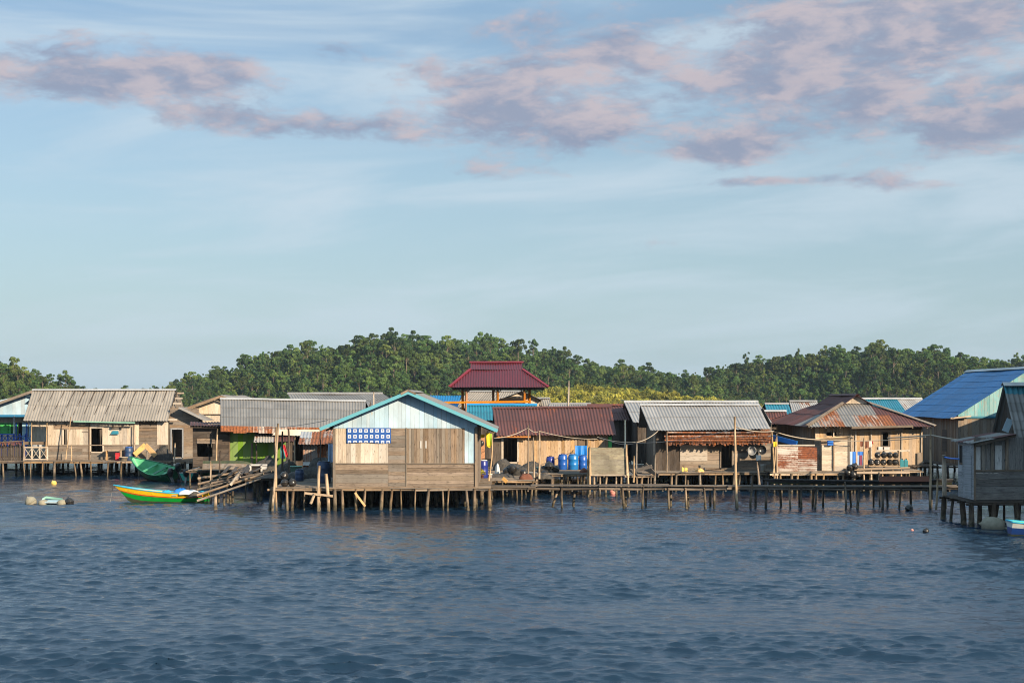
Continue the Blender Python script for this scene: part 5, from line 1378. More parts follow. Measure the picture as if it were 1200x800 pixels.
freepole('short pole beside the thick pole at the right end of the jetty', (1097, 597), (1099, 560), 70, .06)
freepole('pole under the eave corner at the right end of the rusty hip roof', (1090.5, 597), (1091, 500), 72, .06)
freepole('leftmost thin dark topped pole before the maroon house', (619, 561), (619, 498), 79, .05, 'brown')
freepole('middle of three poles before the maroon house, shorter', (626, 561), (625, 512), 79.3, .045)
freepole('stout pale pole before the maroon house boards', (632, 561), (632, 505), 78.8, .06)
freepole('bent pale pole propping the right roof corner of the light blue gabled house', (573, 563), (577.5, 504), 76, .05, bend=.05)
freepole('pole carrying a cable left of the thatched awning house', (746, 553), (746, 517), 85, .06, 'grey')
freepole('upright stake on the loose plank walkway, nearer the enclosure', (742.5, 565), (743, 534), 83.6, .055)
freepole('thick post at the left front corner of the thatched awning platform', (767, 566), (768, 532), 84.6, .075, 'brown')
freepole('leaning dark stake rising through the jetty before the white bucket', (890, 568), (887, 541), 80, .07, 'brown')
freepole('thin pole leaning against the front of the pale board house', (77, 538), (83, 488), 101.3, .045)
freepole('thin straight pole before the lower planks of the pale board house', (83.5, 541), (83.8, 521), 101.2, .04)
freepole('short pole at the right end of the long left platform', (204, 541), (205, 519), 100.9, .06)
freepole('pale pole leaning on the wall by the blue barrel', (157.6, 538), (157.4, 497), 102.2, .04)
freepole('tall thin pole before the hill right of the red pavilion', (666, 500), (666.5, 446), 118, .09, 'pale')
freepole('slim pale pipe standing above the roofs left of the blue gable', (438, 480), (438, 459), 98, .06, 'pale', name='pipe', cat='pipe')
freepole('dark pole left of the hanging red and teal cloths', (331, 560), (331, 505), 82, .07, 'dark')
freepole('dark pole right of the hanging red and teal cloths', (338.5, 560), (338, 502), 81.5, .075, 'dark')
freepole('pale short pole under the cream tarpaulin', (345.5, 545), (345.5, 512), 86, .05)
freepole('thin dark pole before the rusty shack', (375, 560), (375, 503), 80.4, .04, 'dark')
freepole('pole in the water beneath the jetty right of the small black buoy pair', (1031, 597), (1030, 553), 74, .055)
freepole('pole with brown cloths beside it before the hip roofed house', (1012, 571), (1012.5, 513), 83.4, .055)
t = thing('pole_brace', 'short cross piece nailed to two stakes under the near platform edge', 'brace', P(375, 590, 70.2))
beamo(t, M['lightpole'], P(357, 577.5, 70.3), P(390, 581, 70.3), .11, .06, 'crosspiece'); pole(t, M['lightpole'], P(364, 590, 70.25), P(368.5, 578.5, 70.25), .07, .07, 'strut'); 
single('plank', 'yellowish plank leaning slantwise among the stilts of the near platform', 'plank', (lambda m: (m.beam(P(416, 577, 70.5), P(428, 593, 70.5), .1, .05), m)[1])(MB()), M['ply'], P(422, 590, 70.5))
# cables
def cable(label, pts, r=.02, mat='cablegrey', sag=.0):
    P_ = []
    for k in range(len(pts) - 1):
        a, b = pts[k], pts[k + 1]
        n = 8
        for q in range(n + (k == len(pts) - 2)):
            u = q / n; P_.append(a.lerp(b, u) - V((0, 0, sag * 4 * u * (1 - u))))
    mb = MB(); mb.tube(P_, r, 5); return single('cable', label, 'cable', mb, M[mat], pts[0])
cable('pale line running from the tall mast past the rusty enclosure to the plank cubicle', [P(862, 500, 72), P(906, 505, 83), P(962, 515, 85.5)], .03, 'rope', .12)
cable('line strung along the front of the hip roofed house to the right', [P(962, 515, 85.5), P(1030, 516, 85.2), P(1085, 511.5, 82)], .025, 'rope', .05)
cable('bamboo like line from the hip roof pole across to the blue roofed house wall', [P(1040, 513, 80), P(1091, 509.5, 72), P(1122, 515, 68.6)], .035, 'rope', .02)
cable('line hanging from the pole to the grey roof corner left of the thatched awning', [P(700, 512, 90), P(746, 518, 85), P(771, 505, 86.9)], .025, 'rope', .12)
cable('thin cable crossing before the dark gap toward the thatched awning', [P(712, 515, 90), P(746, 519, 85), P(862, 502, 72)], .018, 'cablegrey', .18)
cable('sagging line from the blue gabled roof corner to the poles before the maroon house', [P(579, 513, 76), P(619, 501, 79), P(632, 505, 78.8), P(700, 514, 90)], .02, 'rope', .14)
cable('thin dark cable crossing the grey roof with the rusty eave strip', [P(300, 502, 89.5), P(385, 492, 72)], .016, 'cablegrey', .1)
cable('short blue rope tied between thick pole and shaded house', [P(1107, 535.5, 68.3), P(1124, 537.5, 63.5)], .035, 'bluecloth', .02)

# ---------------------------------------------------------------- floats, drums, buckets
FLOAT = {}
def ball(label, px, py, Y, r, mat='blackplastic', cat='float', group=None, z=None, name='float'):
    key = mat
    c = P(px, py, Y)
    if z is not None: c.z = z
    if key not in FLOAT:
        mb = MB(); pr = []
        for k in range(11):
            a = -math.pi / 2 + math.pi * k / 10
            pr.append((math.cos(a), math.sin(a)))
        pr[5:6] = [(1.0, -.06), (1.045, -.05), (1.045, .05), (1.0, .06)]
        pr[-1:] = [(.16, .99), (.16, 1.14), (.07, 1.16)]
        mb.lathe((0, 0, 0), pr, 16, rnd=.5)
        o = mb.build(name, M[mat]); FLOAT[key] = o
    else:
        o = FLOAT[key].copy(); COL.objects.link(o)
    o.location = c; o.scale = (r, r, r); o.rotation_euler = (ur(-.7, .7), ur(-.7, .7), ur(0, 6))
    if 'group' in o: del o['group']
    return tag(o, label, cat, group)
PF = 'round floats on the platforms'
DZ = 1.13
for lab, px, Y, r, z in [('black round float at the near platform corner, upper one of three', 333, 71.7, .2, DZ + .56), ('black round float at the near platform corner, lower left of three', 333.5, 71.4, .2, DZ + .2), ('black round float at the near platform corner, lower right of three', 342.5, 71.4, .21, DZ + .21)]:
    ball(lab, px, 560, Y, r, group=PF, z=z)
rk = [('upper shelf, leftmost', 1028.5, 86, .19, 2.14), ('upper shelf, second from left', 1036, 86, .19, 2.14), ('upper shelf, third from left', 1043, 86, .19, 2.14), ('upper shelf, rightmost', 1049.5, 86, .18, 2.13),
      ('lower shelf, leftmost', 1021, 86, .2, 1.72), ('lower shelf, second from left', 1028, 86, .2, 1.72), ('lower shelf, in the middle', 1035.3, 86, .19, 1.71), ('lower shelf, fourth from left', 1042.5, 86, .19, 1.71), ('lower shelf, rightmost', 1049, 86, .19, 1.71)]
for lab, px, Y, r, z in rk: ball('black float on the rack before the hip roofed house, ' + lab, px, 500, Y, r, group='black floats on the rack', z=z)
for lab, px, py, r in [('lowest left one', 993.5, 553.5, .2), ('upper left one', 996, 548, .2), ('top one', 1001.5, 546.5, .21), ('lowest middle one', 1000, 555.5, .2), ('lower right one', 1006, 555, .2)]:
    ball('black float in the bunch hung on posts right of the cubicle, ' + lab, px, py, 83.3 + ur(-.1, .1), r, group='black floats hung in a bunch')
for lab, px, py, r in [('leftmost', 594, 552, .24), ('second from left', 600.5, 549, .27), ('third from left', 607, 552.5, .26), ('nearest the three poles', 613.5, 554.5, .24), ('just right of the stout pole', 638.5, 555, .22), ('beside the navy drums, higher', 643.5, 546, .27), ('beside the navy drums, lower right', 651, 549.5, .24)]:
    ball('black float among the nets before the maroon house, ' + lab, px, py, 83 + ur(-.3, .3), r, group='black floats among the nets', z=None)
ball('mottled pale foam buoy floating left of the small raft', 36, 586.5, 75.2, .3, 'foam', 'buoy', z=.1)
ball('black buoy floating right of the small raft', 81, 586.8, 75.2, .24, 'blackplastic', 'buoy', z=.1)
ball('small yellow buoy floating off the long left platform', 63, 565, 92, .18, 'yellowfloat', 'buoy', z=.08)
ball('pink buoy floating behind the jetty below the plank enclosure', 718, 576, 83, .2, 'pinkfloat', 'buoy', z=.1)
ball('black buoy on the open water before the right part of the jetty', 1065.5, 594.5, 70.8, .2, 'blackplastic', 'buoy', z=.1)
ball('small dark buoy on the water, nearest to the shaded house', 1085, 623.5, 59.3, .13, 'blackplastic', 'buoy', z=.05)
ball('tiny brownish buoy just left of the small dark buoy', 1069, 622, 60, .06, 'pinkfloat', 'buoy', z=.02)
t = thing('raft', 'small pale green raft of planks and foam floating between two buoys', 'raft', P(62, 590, 75.2))
mb = MB()
for k in range(4): mb.beam(P(48 + k * .8, 588 - k * 1.1, 75 + k * .28), P(75, 588.5 - k * .8, 75 + k * .28), .26, .07, side=(0, 1, 0))
mb.build('deck', M['lblue2'], t)
for px in (51, 73):
    mb = MB(); c = P(px, 589, 75.1); c.z = .02; mb.lathe(c, [(.02, -.3), (.2, -.27), (.22, 0), (.2, .27), (.02, .3)], 10, axis=(.2, 1, 0)); mb.build('foam_block', M['foam'], t)
mb = MB(); mb.tube([P(50, 585, 75.6), P(54, 582.5, 75.6), P(73, 585, 75.7)], .07, 6); mb.build('pole', M['mint'], t)
def drum(label, px, Y, z, r, h, mat, name='drum', cat='drum', group=None, lidm=None, open_=False):
    t = thing(name, label, cat, (X(px, Y), Y, z), group)
    c = V((X(px, Y), Y, z)); mb = MB()
    mb.lathe(c, [(r * .9, 0), (r * .97, .03), (r, h * .1), (r, h * .3), (r * 1.035, h * .33), (r * 1.035, h * .36), (r, h * .39), (r, h * .66), (r * 1.035, h * .69), (r * 1.035, h * .72), (r, h * .75), (r * .97, h * .92), (r * .86, h * .97), (r * .8, h * .975)], 18)
    mb.build('body', M[mat], t)
    mb = MB(); mb.lathe(c + V((0, 0, h * .975)), [(r * .8, 0), (r * .86, .0), (r * .86, .045), (r * .8, .05), (r * .7, .03), (.01, .03)], 18); mb.build('lid', M[lidm or mat], t)
    mb = MB(); mb.tube([c + V((-r * .5, 0, h * .99)), c + V((-r * .2, 0, h + .07)), c + V((r * .2, 0, h + .07)), c + V((r * .5, 0, h * .99))], .02, 6); mb.build('handle', M['blackplastic'], t)
    return t
DG = 'plastic drums'
drum('deep blue drum, left of the three drums in a row before the maroon house', 659.5, 86.6, 1.22, .28, .92, 'blueplastic', group=DG)
drum('azure blue drum, middle and widest of the three drums before the maroon house', 671.8, 86.5, 1.22, .31, .93, 'azureplastic', group=DG)
drum('bright blue drum, right of the three, standing against the plank enclosure', 683, 86.8, 1.22, .26, .84, 'blueplastic', group=DG)
drum('navy drum behind the black floats, left of the three blue drums', 645, 87.2, 1.22, .26, .75, 'navyplastic', group=DG)
drum('tall navy drum at the right wall of the light blue gabled house', 566.3, 79.2, DZ, .26, 1.0, 'navyplastic', group=DG, lidm='whiteplastic')
drum('blue barrel standing by the wall of the pale board house', 151, 101.9, 1.12, .3, .95, 'tankblue', name='barrel', cat='barrel', lidm='blueplastic')
drum('very large dark blue water tank left of the light blue gabled house', 379.5, 74.6, DZ, .37, 1.12, 'tankblue', name='water_tank', cat='tank')
drum('small dark blue drum in the shadow left of the large water tank', 351, 76.5, DZ, .24, .6, 'tankblue', group=DG)
def pail(label, px, Y, z, r, h, mat, name='bucket', cat='bucket'):
    t = thing(name, label, cat, (X(px, Y), Y, z)); c = V((X(px, Y), Y, z))
    mb = MB(); mb.lathe(c, [(r * .8, 0), (r, h), (r * 1.06, h), (r * 1.06, h - .03), (r * .97, h - .03), (r * .8, .03), (.01, .03)], 16); mb.build('body', M[mat], t)
    mb = MB(); mb.tube([c + V((math.cos(a) * r, -r * .3 * math.sin(a) - .02, h - .02 - .12 * math.sin(a))) for a in [math.pi * k / 8 for k in range(9)]], .012, 5); mb.build('handle', M['greyplastic'], t)
    return t
pail('white bucket on the deck under the right end of the thatched awning', 894, 87, 1.11, .19, .42, 'whiteplastic')
pail('white bucket on the deck right of the tall navy drum', 574, 79.3, DZ - .02, .14, .26, 'whiteplastic')
pail('wide grey basin among the nets before the maroon house', 623, 80.4, 1.10, .3, .3, 'greyplastic', 'basin', 'basin')
pail('shallow teal tray behind the stout pole before the maroon house', 635, 84.5, 1.25, .34, .22, 'tealplastic', 'tray', 'tray')
pail('pale green tub in the shadow before the green walled house', 347, 83, 1.08, .36, .55, 'greenwall' if False else 'mint', 'tub', 'tub')
pail('round woven basket on the platform before the blue barrel', 144.5, 101.3, 1.12, .32, .28, 'rope', 'basket', 'basket')
def jug(label, px, Y, z, w, h, mat, group=None, name='jerrycan'):
    t = thing(name, label, name, (X(px, Y), Y, z), group); c = V((X(px, Y), Y, z))
    mb = MB(); d = w * .8
    mb.box(c.x - w / 2, c.x + w / 2, c.y - d / 2, c.y + d / 2, z, z + h * .8); a = [c + V((-w / 2, -d / 2, h * .8)), c + V((w / 2, -d / 2, h * .8)), c + V((w / 2, d / 2, h * .8)), c + V((-w / 2, d / 2, h * .8))]
    b = [c + V((p.x - c.x, p.y - c.y, 0)) * .55 + V((0, 0, h * .92)) for p in a]; mb.hexa(a, b, [(0, 0), (1, 0), (1, 1), (0, 1)]); mb.build('body', M[mat], t)
    mb = MB(); mb.lathe(c + V((w * .15, 0, h * .92)), [(.04, 0), (.04, h * .1), (.01, h * .1)], 10); mb.build('cap', M['blackplastic'], t)
    mb = MB(); mb.tube([c + V((-w * .3, 0, h * .85)), c + V((-w * .22, 0, h)), c + V((w * .02, 0, h)), c + V((w * .08, 0, h * .92))], .02, 6); mb.build('handle', M[mat], t)
jug('teal jerrycan right of the float rack, left one of the pair', 1056.8, 86.2, 1.34, .22, .58, 'tealplastic', 'teal jerrycans'); jug('teal jerrycan right of the float rack, right one of the pair', 1061.6, 86.2, 1.34, .22, .57, 'tealplastic', 'teal jerrycans')
jug('amber jug on the deck under the thatched awning, left one of two', 800.5, 86.4, 1.11, .15, .28, 'yellowfloat', 'amber jugs', 'jug'); jug('amber jug on the deck under the thatched awning, right one of two', 804.3, 86.4, 1.11, .15, .26, 'yellowfloat', 'amber jugs', 'jug')
# rack for the floats
t = thing('rack', 'low wooden rack carrying two rows of black floats before the hip roofed house', 'rack', (X(1036, 86), 86, 1.34))
for z in (1.5, 1.93): beamo(t, M['honey'], V((X(1017 if z < 1.6 else 1024, 86), 86, z)), V((X(1054, 86), 86, z)), .4, .04, 'shelf', (0, 1, 0))
beamo(t, M['pale'], V((X(1027, 86.3), 86.3, 2.38)), V((X(1066, 86.3), 86.3, 2.40)), .12, .05, 'rail')
for px in (1018, 1036, 1053): pole(t, M['brown'], V((X(px, 86.25), 86.25, 1.34)), V((X(px, 86.25), 86.25, 2.4)), .04, .04)
t = thing('bench', 'sunlit slatted bench of rough boards at the front of the hip roofed house', 'bench', (X(1036, 83.4), 83.3, .9))
mb = MB()
for k in range(3): mb.beam(P(1001, 550.5 - k * .6, 83.2 + k * .25), P(1046 + k * 10, 548.5 - k * .5, 83.2 + k * .25), .2, .05, side=(0, 1, 0))
mb.build('seat', M['honey'], t); beamo(t, M['honey'], P(1004, 553.5, 83.1), P(1066, 553.2, 83.1), .14, .06, 'beam')
for px in (1012, 1021, 1034, 1046, 1056): pole(t, M['lightpole'], P(px, 575, 83.2), P(px, 550, 83.2), .06, .05, 'leg')
# nets
def heap(label, px, Y, z, w, h, mat='net', name='net_heap', cat='nets', seed=1, d=.5, mats=None):
    rg = random.Random(seed); mb = MB(); c = V((X(px, Y), Y, z))
    nu, nv = 14, 6; idx = []
    ph = [rg.uniform(0, 6) for _ in range(6)]
    for j in range(nv + 1):
        row = []
        for i in range(nu):
            a = 6.2832 * i / nu; q = j / nv
            r = math.cos(q * math.pi / 2) * (1 + .16 * math.sin(3 * a + ph[0]) + .1 * math.sin(5 * a + ph[1] + q * 3)) + .02
            row.append(mb.add(c + V((math.cos(a) * r * w / 2, math.sin(a) * r * d, math.sin(q * math.pi / 2) * h * (1 + .22 * math.sin(2 * a + ph[2]) * math.cos(q * 1.5) + .1 * math.sin(7 * a + ph[3])) + rg.uniform(-.02, .02)))))
        idx.append(row)
    for j in range(nv):
        for i in range(nu):
            k = (i + 1) % nu; mb.face((idx[j][i], idx[j][k], idx[j + 1][k], idx[j + 1][i]), ((0, 0), (.3, 0), (.3, .3), (0, .3)), rg.random(), 0, True)
    return single(name, label, cat, mb, M[mat], c)
heap('dark net heap at the doorway of the maroon roofed house', 603, 84.6, 1.1, 1.3, .55, seed=3)
heap('dark net heap left of the stout pole before the maroon house', 612, 83, 1.1, 1.1, .45, seed=5)
heap('low dark net heap at the platform edge before the maroon house', 637, 79.2, 1.1, .9, .28, seed=7, d=.4)
heap('long low tarpaulin of dark nets right of the tall navy drum', 584, 80.5, 1.1, 1.6, .2, seed=8)
heap('dark heap of nets in the shadow before the rusty shack', 362, 79.5, DZ, 1.5, .55, seed=9)
heap('big black tarpaulin heap at the right end of the pale board house', 192, 102.0, 1.12, 1.3, .98, seed=10, d=.35)
heap('orange cloth heap on the left platform before the plywood boards', 163, 101.5, 1.12, .8, .18, 'orange', 'cloth_heap', 'cloth', 11, .25)
heap('brown coil of rope by the right blue drum', 684, 83.4, 1.22, .5, .26, 'browncloth', 'rope_coil', 'rope', 12, .3)
heap('orange brown cloth heap on the deck under the thatched awning', 820, 86.4, 1.11, .55, .22, 'ply', 'cloth_heap', 'cloth', 14, .25)
heap('pale sack leaning by the doorway of the maroon roofed house', 583, 84, 1.1, .3, .6, 'whitecloth', 'sack', 'sack', 15, .2)
heap('dark bundle in the porch of the leftmost pale board house', 43, 103.2, 1.9, .8, .5, 'greyplastic', 'bundle', 'bundle', 16, .25)
heap('dark pile of gear before the green wall', 315, 88.9, 1.1, .9, .8, 'net', 'gear_pile', 'gear', 17, .3)
# cloths
def cloth(label, x0, y0, x1, y1, Y, mat, amp=.04, folds=3, cat='cloth', name='cloth', slant=0.0, uvs=None, group=None, d=.012, mats=None, split=None):
    mb = MB(); nu, nv = 20, 8; rows = []
    ph = ur(0, 6)
    for lay in (0, 1):
        g = []
        for j in range(nv + 1):
            r = []
            for i in range(nu + 1):
                u, v_ = i / nu, j / nv
                px = x0 + (x1 - x0) * u + slant * v_; py = y0 + (y1 - y0) * v_ + .5 * math.sin(u * math.pi * 2 + ph) * (v_ > .9)
                p = P(px, py, Y); p.y += amp * math.sin(u * folds * 6.28 + ph) * (.25 + .75 * v_) + lay * d
                r.append(mb.add(p))
            g.append(r)
        rows.append(g)
    U0, V0 = uvs or (1, 1)
    for lay in (0, 1):
        for j in range(nv):
            for i in range(nu):
                q = (rows[lay][j][i], rows[lay][j][i + 1], rows[lay][j + 1][i + 1], rows[lay][j + 1][i])
                uv = [((i + a) / nu * U0, (j + b) / nv * V0) for a, b in ((0, 0), (1, 0), (1, 1), (0, 1))]
                if lay == 0: q = q[::-1]; uv = uv[::-1]
                mi = 0
                if split: mi = split(i / nu, j / nv)
                mb.face(q, uv, .5, mi, True)
    ms = [M[m] for m in mats] if mats else M[mat]
    return single(name, label, cat, mb, ms, P((x0 + x1) / 2, y1, Y), group)
cloth('blue cloth with rows of white squares hung on the light blue gabled house', 406.3, 501.2, 458, 518.6, 70.9, 'batik', .015, 2, uvs=(8, 2.6), d=.006)
cloth('bright blue crumpled tarpaulin hung above the right blue drum', 674, 522, 688, 534.5, 88.3, 'tarp', .06, 2, 'tarpaulin', 'tarpaulin')
cloth('blue and pale striped towel hanging on the wall right of the cubicle', 996, 529, 1003, 545.5, 90.2, None, .03, 2, 'towel', 'towel', mats=['bluecloth', 'paleblue'], split=lambda u, v: 1 if u < .45 else 0)
cloth('blue towel with a maroon cloth over it, hanging right of the striped towel', 1005, 529, 1013, 545.5, 90.1, None, .04, 2, 'towel', 'towel', mats=['bluecloth', 'maroncloth', 'paleblue'], split=lambda u, v: (0 if v < .25 else (1 if .2 < u < .7 else 2)))
cloth('short dark brown cloth on the clothes line, left one of two', 1008, 516, 1011.5, 523, 86, 'browncloth', .03, 1, group='brown cloths on the line'); cloth('longer dark brown cloth on the clothes line, right one of two', 1014, 516, 1018.3, 525, 86, 'browncloth', .03, 1, group='brown cloths on the line')
cloth('small white rag on the line right of the brown cloths', 1019, 516.5, 1021.5, 523.5, 86, 'whitecloth', .02, 1); cloth('tiny red cloth on the line near the window of the hip roofed house', 1021.8, 516.5, 1023, 520, 86, 'redcloth', .02, 1)
cloth('teal cloth hanging in the shadow before the green walled house', 328.5, 523, 334, 537, 82.5, 'tealcloth', .05, 1); cloth('red cloth hanging slantwise beside the teal cloth', 331, 521, 334, 535, 82.3, 'redcloth', .04, 1, slant=4)
cloth('yellow shirt hanging between the light blue gable wall and the maroon roof', 569, 507, 574, 524, 78, 'yellowcloth', .05, 1, 'shirt', 'shirt', slant=1); cloth('lime green shirt hanging right of the yellow shirt', 574, 508, 577, 522, 78.2, 'limecloth', .04, 1, 'shirt', 'shirt')
cloth('white shirt hanging behind the yellow and lime shirts', 570.5, 504.5, 574, 511, 78.6, 'whitecloth', .04, 1, 'shirt', 'shirt'); cloth('yellow cloth folded along the top of the wooden cabinet', 561, 509, 568, 512.5, 78.2, 'yellowcloth', .02, 1)
cloth('white rag hanging under the washbasins at the thatched awning house', 886, 533, 892, 539, 87, 'whitecloth', .04, 1)
cloth('yellow bag tied to the poles left of the rusty tin enclosure', 906.5, 517.5, 910.5, 523, 83.5, 'yellowcloth', .05, 1, 'bag', 'bag')
cloth('pale blue sheet hanging between the water tank and the light blue gabled house', 384.5, 520, 390.5, 541, 76, 'paleblue', .05, 1, 'sheet', 'sheet')
cloth('cream tarpaulin sagging below the grey roof with the rusty eave strip', 325, 503.2, 377, 510, 87.5, 'creamtarp', .08, 2, 'tarpaulin', 'tarpaulin', slant=-6)
# hanging basins
def disc(label, px, py, Y, r, mat):
    mb = MB(); mb.lathe(P(px, py, Y), [(.01, .16), (r * .6, .15), (r * .9, .05), (r, 0), (r * 1.08, -.01), (r * 1.08, -.03), (r * .96, -.02), (r * .85, .04), (r * .55, .12), (.01, .13)], 18, axis=(0, 1, -.1)); return single('washbasin', label, 'basin', mb, M[mat], P(px, py, Y))
disc('grey metal washbasin hung on the wall under the awning, left one', 881, 528, 87.5, .26, 'greyplastic'); disc('dark washbasin hung on the wall under the awning, right one', 893, 527, 87.5, .27, 'motor')
# cabinet, crate, plywood, plaque and other single things
t = thing('cabinet', 'orange framed cabinet with a dark glass door behind the tall navy drum', 'cabinet', (X(564, 79.8), 79.8, DZ))
mb = MB(); xa, xb = X(560.5, 79.7), X(568, 79.7); zt_ = Zz(511.5, 79.7); mb.box(xa, xb, 79.62, 80.1, DZ, zt_); mb.build('body', M['orange'], t)
mb = MB(); mb.lathe(V(((xa + xb) / 2 - .02, 79.6, (zt_ + Zz(531, 79.7)) / 2 + .1)), [(.01, .0), (.17, .0), (.17, .02), (.01, .02)], 16, axis=(0, -1, 0)); mb.build('glass_door', M['glass'], t)
t = thing('table', 'low rough table with a red box under it before the pale board house', 'table', P(133.5, 539, 101.9))
beamo(t, M['honey'], P(124, 526.8, 101.9), P(142.5, 526.5, 101.9), .6, .06, 'tabletop', (0, 1, 0))
for px in (124.8, 141.8): beamo(t, M['honey'], P(px, 527, 101.7), P(px, 539, 101.7), .09, .07, 'leg', (1, 0, 0))
for px in (125.5, 141): beamo(t, M['honey'], P(px, 527, 102.15), P(px, 539, 102.15), .09, .07, 'leg', (1, 0, 0))
mb = MB(); c = P(138.5, 538.5, 101.85); mb.box(c.x - .18, c.x + .18, 101.75, 102.05, 1.125, 1.62); mb.box(c.x - .2, c.x + .2, 101.73, 102.07, 1.6, 1.66); single('box', 'red box under the low rough table', 'box', mb, M['redcloth'], (c.x, 101.9, 1.12))
mb = MB()
for a, b in (((157.5, 532.5), (170.5, 521)), ((170, 521), (182.5, 534))): mb.beam(P(*a, 101.6), P(*b, 101.62), .36, .03, side=(0, 1, 0) if False else (0, -.15, 1))
single('plywood', 'orange yellow plywood sheet cut to an angle leaning on the pale board house', 'plywood', mb, M['ply'], P(170, 538, 101.6))
freepole('short dark post before the orange plywood', (172, 539), (172.5, 527.5), 101.4, .07, 'grey', name='post', cat='post')
t = thing('plaque', 'small turquoise plaque hanging on the wall right of the doorway of the pale board house', 'plaque', P(134, 509, 102.4))
mb = MB(); a, b = P(129.5, 508.5, 102.4), P(139, 508.5, 102.4); mb.hexa([a, b, b + V((-.05, .08, .24)), a + V((.12, .08, .24))], [p + V((0, .03, 0)) for p in (a, b, b + V((-.05, .08, .24)), a + V((.12, .08, .24)))], [(0, 0), (1, 0), (1, 1), (0, 1)]); mb.build('board', M['teal'], t)
beamo(t, M['dark'], P(130, 500, 102.3), P(144, 500, 102.3), .06, .05, 'hanger')
for px in (132, 143.5): beamo(t, M['dark'], P(px, 498, 102.3), P(px, 501.5, 102.3), .14, .05, 'hook', (1, 0, 0))
t = thing('plant', 'small green potted plant at the foot of the tall navy drum', 'plant', P(564.5, 560, 78.4))
vs, fs, rn = crown_mesh('leaves', [(0, 0, .35, .17), (.1, 0, .25, .13), (-.1, .03, .28, .13)], .05, 1500, M['leaf'], 77, 1)
me = to_mesh('leaves', vs, fs, rn, [M['shrub']]); o = bpy.data.objects.new('leaves', me); COL.objects.link(o); o.parent = t
mb = MB(); c = V(t.location); mb.lathe(c, [(.09, 0), (.13, .2), (.14, .2), (.14, .17), (.01, .17)], 12); mb.build('pot', M['browncloth'], t)
# rusty shack and awnings in the dark gap
t = thing('shack', 'small shack of orange rusted tin left of the light blue gabled house', 'shack', (X(371, 84), 85, 1.08))
roof(t, [M['rusty']], P(355, 560, 84), P(388, 560, 84), P(355, 520, 84.02), P(388, 520, 84.02), pitch=.16, amp=.014, rows=2, sw=.8, name='wall', jag=.05)
for a, b in (((X(355, 84), 86.6), (X(355, 84), 84.05)), ((X(388, 84), 84.05), (X(388, 84), 86.6)), ((X(388, 84), 86.6), (X(355, 84), 86.6))): wall(t, M['dark'], a, b, 1.08, 3.1, .25, name='side_wall')
mb = MB(); c = V((X(364, 84), 83.93, Zz(540, 84))); mb.box(c.x - .45, c.x + .1, 83.9, 83.96, Zz(545, 84), Zz(541, 84)); mb.build('wall_patch', M['whiteplastic'], t)
roof(t, [M['rusty'], M['zincbright']], P(349, 520.5, 83.4), P(390, 519.5, 83.4), P(353, 505, 86.9), P(392, 505, 86.9), rows=2, sw=.75, pick=lambda i, j, n, r: 1 if (j == 1 and i == 0) else 0, jag=.12)
t = thing('awning', 'ragged awning of grey and rust tin sheets on the front of the green wall', 'awning', (X(315, 89.6), 90, 2.8))
roof(t, [M['rustmix'], M['maroon']], P(297, 518, 89.3), P(345, 516.5, 89.3), P(299, 506.5, 91.1), P(345, 506.5, 91.1), pitch=.18, rows=1, sw=.7, pick=lambda i, j, n, r: 0 if i < 2 else 1, jag=.12, name='sheet')
for px in (300, 322, 344): pole(t, M['dark'], V((X(px, 89.5), 89.5, 1.1)), V((X(px, 89.5), 89.5, Zz(516, 89.5))), .05, .05, 'post')
# collapsed ramp
t = thing('boat_ramp', 'collapsed boat ramp of long pale poles sloping into the water left of the near platform', 'ramp', (X(275, 74), 74, .3))
for (a, b, Ya, Yb, r) in [((231, 586.5), (305, 561), 72.5, 72.6, .06), ((231, 580), (309, 555), 73.3, 72.8, .068), ((231, 573.5), (300, 557), 74.2, 74.4, .055), ((232, 567), (298, 553), 75.2, 75.2, .06), ((232, 560.5), (292, 551), 76.3, 76.2, .07), ((248, 566), (318, 552), 74.8, 73.5, .06)]:
    pole(t, M['brown'] if r < .066 else M['post'], P(*a, Ya), P(*b, Yb), r, r * .75, 'pole', .022, 6)
mb = MB()
for k in range(8): mb.beam(P(263 + k * 5 + ur(-2, 2), 556 + ur(-2, 2) - k * .4, 74.2), P(274 + k * 4.6 + ur(-5, 5), 546 + ur(-2, 2), 79.5), ur(.1, .22), .04, side=(0, 0, 1) if False else (1, 0, .1))
mb.build('deck', M['dark'], t)
mb = MB(); mb.tube(pole_pts(P(270, 568, 73), P(281, 553.5, 73), .03), [.09, .08, .09, .08, .07], 7); mb.tube([P(277, 561, 73), P(281.5, 558.5, 72.9)], [.08, .05], 6); mb.build('branch', M['pale'], t)
for px, Y in ((257, 75), (262, 74), (266, 76), (270, 75), (272, 76.5), (303, 77), (306, 77.5), (318, 78)): pole(t, M['postdark'], V((X(px, Y), Y, -1.2)), V((X(px + ur(-1, 1), Y), Y, .6 if px < 300 else 1.0)), .07, .06)
t = thing('frame', 'white painted empty frame standing on the dark deck above the collapsed ramp', 'frame', P(302, 556, 77.5))
for a, b in (((293.5, 555), (293.5, 544.6)), ((293, 544.6), (313, 544.6)), ((306.5, 544.6), (306.5, 553))): beamo(t, M['white'], P(*a, 77.5), P(*b, 77.5), .09, .09, 'bar', (0, 1, 0))
mb = MB(); a, b = P(306.5, 549.5, 77.54), P(312.5, 544.6, 77.54); mb.box(a.x, b.x, 77.5, 77.55, a.z, b.z); mb.build('panel', M['white'], t)
mb = MB(); mb.box(P(294, 555, 77.7).x, P(306, 555, 77.7).x, 77.6, 77.65, P(0, 555, 77.6).z, P(0, 545.5, 77.6).z); mb.build('back_panel', M['void'], t)  # near-black panel paints the darkness seen through the frame
